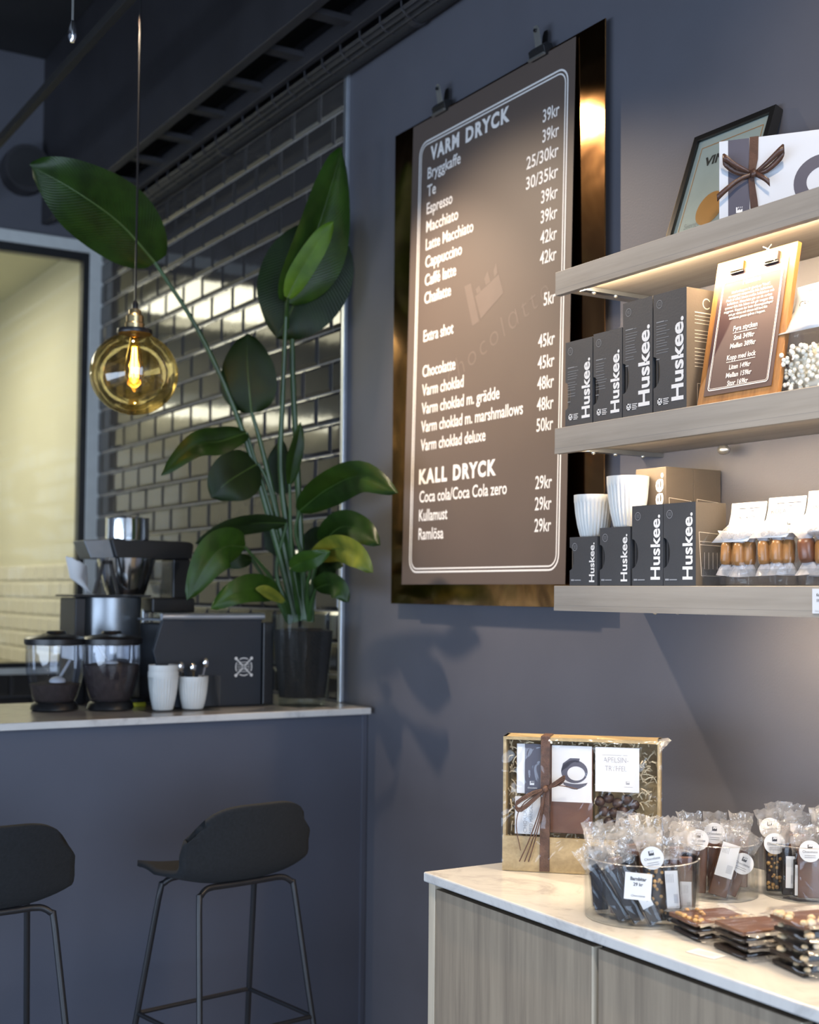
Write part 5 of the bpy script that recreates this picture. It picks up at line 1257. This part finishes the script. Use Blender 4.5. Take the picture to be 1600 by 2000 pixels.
obj('card', MB().prism([(0, 0), (.050, 0), (.050, .050), (0, .050)], pc0, rx, uz, fc * .0012), M['paper'], t)
lt = text_mb(MB(), 'Barnbitar', pc0 + rx * .025 + uz * .036 + fc * .0016, rx, uz, .0062, width=.030, align='C', off=.03); text_mb(lt, '29 kr', pc0 + rx * .025 + uz * .026 + fc * .0016, rx, uz, .006, width=.018, align='C', off=.02)
text_mb(lt, 'Chocolatte', pc0 + rx * .026 + uz * .006 + fc * .0016, rx, uz, .0035, width=.026, align='C')
obj('print', lt, M['inkblack'], t)
C2 = (-2.085, -.275); tub(C2[0], C2[1], .088, .112, 'middle acrylic tub with leaning labelled chocolate sticks')
GB = 'chocolate sticks in the middle tub'
def s2_(a0, b0, a1, b1, ht, *k, **kw): return stick(at3(C2, a0, b0, zb), at3(C2, a1, b1, DZ + ht - .024), *k, face=kw.pop('face', fc), **kw)
s2_(-.004, .058, .034, .050, .165, 'milk', .038, 'milk chocolate stick with big white label leaning right in the middle tub', GB, barcode=(.045, .115, .018), var=3)
s2_(.022, .044, .070, .040, .150, 'milk', .026, 'milk chocolate stick leaning far right in the middle tub', GB, var=2, sticker=.075)
s2_(-.045, .040, -.040, .040, .172, 'milk', .040, 'wide milk chocolate stick with round sticker at the left of the middle tub', GB, sticker=.115, var=5)
s2_(-.010, .015, -.005, .012, .176, 'milk', .036, 'milk chocolate stick with high round sticker, centre of the middle tub', GB, sticker=.125, var=6)
for i, (a, b, h) in enumerate(((.03, -.01, .178), (-.05, -.02, .180), (.0, -.045, .182), (.05, -.035, .18))):
    s2_(a, b, a * 1.1, b * 1.1, h, 'milk', .032, ['right', 'left', 'middle', 'far right'][i] + ' milk chocolate stick standing at the back of the middle tub', GB, var=8 + i)
C3 = (-1.985, -.110); tub(C3[0], C3[1], .095, .112, 'right acrylic tub of chocolate sticks by the wall')
GC = 'chocolate sticks in the right tub'
def s3_(a0, b0, a1, b1, ht, *k, **kw): return stick(at3(C3, a0, b0, zb), at3(C3, a1, b1, DZ + ht - .022), *k, face=kw.pop('face', fc), **kw)
s3_(-.070, .025, -.072, .025, .172, 'nutty', .034, 'nut-studded chocolate stick at the left of the right tub, partly behind a sticker', GC, sticker=.105, var=1)
s3_(-.044, .055, -.042, .052, .170, 'dark', .030, 'dark chocolate stick with tall white label in the right tub', GC, barcode=(.02, .085, .009), var=2)
s3_(-.006, .074, -.006, .070, .172, 'milk', .048, 'wide milk chocolate stick with round sticker at the front of the right tub', GC, sticker=.100, var=3)
s3_(-.03, .066, -.028, .064, .150, 'dark', .016, 'thin dark chocolate stick with narrow white label in the right tub', GC, barcode=(.008, .070, .006), var=4)
s3_(.044, .060, .046, .058, .174, 'dark', .036, 'dark chocolate stick with round sticker at the right edge of the frame', GC, sticker=.100, var=5)
s3_(-.062, -.020, -.080, -.020, .190, 'milk', .034, 'milk chocolate stick with high sticker at the back left of the right tub', GC, sticker=.130, var=6)
for i, (a, b, h) in enumerate(((-.02, .0, .196), (.03, .01, .198), (-.03, -.04, .20), (-.055, -.045, .198), (.05, -.03, .196), (.07, .02, .19))):
    s3_(a, b, a * 1.03, b * 1.03, h, 'dark' if i % 2 else 'milk', .036, ['third', 'fourth', 'second', 'first', 'fifth', 'sixth'][i] + ' stick from the left at the back of the right tub', GC, var=8 + i % 3)

# ------------------------------------------------------------------ stacks of wrapped chocolate slabs
def slab_bar(cx, cy, z, ang, wx, wy, m_, label, group, nuts=None, seed=0, top=False):
    t = thing('chocolate_slab', label, 'chocolate', (cx, cy, z), ang, group); rg = random.Random(seed); th = .0085
    obj('chocolate', MB().box(-wx / 2, wx / 2, -wy / 2, wy / 2, .001, th), m_, t, world=False, bevel=.0018)
    if nuts:
        for k in range(nuts[1]):
            edge = rg.random() < .55
            x, y = rg.uniform(-wx * .44, wx * .44), rg.uniform(-wy * .44, wy * .44)
            if edge:
                if rg.random() < .5: y = -wy * .44
                else: x = wx * .44
            r_ = nuts[2] * rg.uniform(.85, 1.15)
            obj('nut', MB().ball((x, y, th + r_ * .35), r_, 9, 6, (1.1, 1, .8)), M[nuts[0]], t, smooth='all', world=False)
    H = th + (nuts[2] * 1.2 if nuts else .002); e = .004
    rows = []
    for zz, ee in ((.0005, e), (H * .5, e + .0015), (H + .0012, e - .001)):
        rows.append([(x, y, zz + rg.uniform(0, .0012)) for x, y in ((-wx / 2 - ee, -wy / 2 - ee), (0, -wy / 2 - ee), (wx / 2 + ee, -wy / 2 - ee), (wx / 2 + ee, 0), (wx / 2 + ee, wy / 2 + ee), (0, wy / 2 + ee), (-wx / 2 - ee, wy / 2 + ee), (-wx / 2 - ee, 0), (-wx / 2 - ee, -wy / 2 - ee))])
        rows[-1][-1] = rows[-1][0]
    mb = MB().grid(rows)
    n = 6; g = [[(-wx / 2 - e + .001 + (wx + 2 * e - .002) * i / n, -wy / 2 - e + .001 + (wy + 2 * e - .002) * j / n, H + .0012 + rg.uniform(-.0010, .0012)) for j in range(n + 1)] for i in range(n + 1)]
    mb.grid(g)
    obj('cellophane', mb, M['film'], t, smooth='all', world=False)
    for s in (-1, 1):
        rows = [[(s * (wx / 2 + e), -wy / 2 + wy * j / 6, H * .5) for j in range(7)], [(s * (wx / 2 + e + .010), -wy / 2 + wy * j / 6 + rg.uniform(-.002, .002), H * .45 + rg.uniform(-.002, .003)) for j in range(7)], [(s * (wx / 2 + e + .018), -wy / 2 - .004 + (wy + .008) * j / 6, H * .4 + rg.uniform(-.003, .004)) for j in range(7)]]
        obj('crimped_end', MB().grid(rows), M['filmtop'], t, smooth='all', world=False)
    return H + .0025
# each stack: square slabs with one corner to the room
def stack(F_, ang, wx, wy, n, kinds, labels, group, nuts, seed):
    """F_: nearest bottom corner"""
    z = DZ + .001; rg = random.Random(seed)
    for i in range(n):
        a = ang + rg.uniform(-.05, .05)
        c_ = Vector((F_[0], F_[1])) + Vector((math.cos(a), math.sin(a))) * (-wx / 2) + Vector((-math.sin(a), math.cos(a))) * (wy / 2) + Vector((rg.uniform(-.004, .004), rg.uniform(-.004, .004)))
        z += slab_bar(c_.x, c_.y, z, a, wx, wy, M[kinds[i]], labels[i], group, nuts[i], seed * 10 + i)
AN = math.radians(-12)
stack((-1.812, -.592), AN, .092, .120, 3, ['dark', 'dark', 'milk'], ['lowest wrapped chocolate slab of the low left stack', 'middle wrapped chocolate slab of the low left stack', 'top chocolate slab with caramelised nuts on the low left stack'], 'chocolate slabs in the left stack', [None, None, ('nutc', 22, .005)], 1)
stack((-1.684, -.602), AN, .090, .110, 4, ['dark', 'dark', 'dark', 'milk'], ['bottom dark chocolate slab of the plain middle stack', 'second dark chocolate slab up in the plain middle stack', 'third dark chocolate slab up in the plain middle stack', 'topmost wrapped chocolate slab of the plain middle stack'], 'chocolate slabs in the middle stack', [None] * 4, 2)
stack((-1.556, -.596), AN, .092, .135, 5, ['dark', 'dark', 'dark', 'dark', 'milk'], ['bottom hazelnut chocolate slab of the tall right stack', 'second hazelnut chocolate slab up in the tall right stack', 'third hazelnut chocolate slab up in the tall right stack', 'fourth hazelnut chocolate slab up in the tall right stack', 'topmost milk chocolate slab with whole hazelnuts on the right stack'], 'hazelnut slabs in the right stack', [('nut', 9, .0065)] * 4 + [('nut', 14, .0075)], 3)
def flat_card(x, y, a, w_, h_, label):
    t = thing('table_card', label, 'card', (x, y, DZ), a)
    obj('card', MB().box(-w_ / 2, w_ / 2, -h_ / 2, h_ / 2, .0006, .0012), M['paper'], t, world=False)
    p = MB()
    for k in range(4): p.add([(-w_ * .36, h_ * (.22 - .16 * k), .0014), (w_ * (.34 - .08 * (k % 2)), h_ * (.22 - .16 * k), .0014), (w_ * (.34 - .08 * (k % 2)), h_ * (.19 - .16 * k), .0014), (-w_ * .36, h_ * (.19 - .16 * k), .0014)], [(3, 2, 1, 0)])
    obj('print', p, M['inkmid'], t, world=False)
flat_card(-1.745, -.632, .15, .062, .036, 'small white card lying in front of the plain chocolate stack')
flat_card(-1.94, -.385, .5, .075, .050, 'white card lying between the tubs and the left stack')
flat_card(-1.86, -.300, .4, .070, .045, 'white card lying behind the tall right stack')
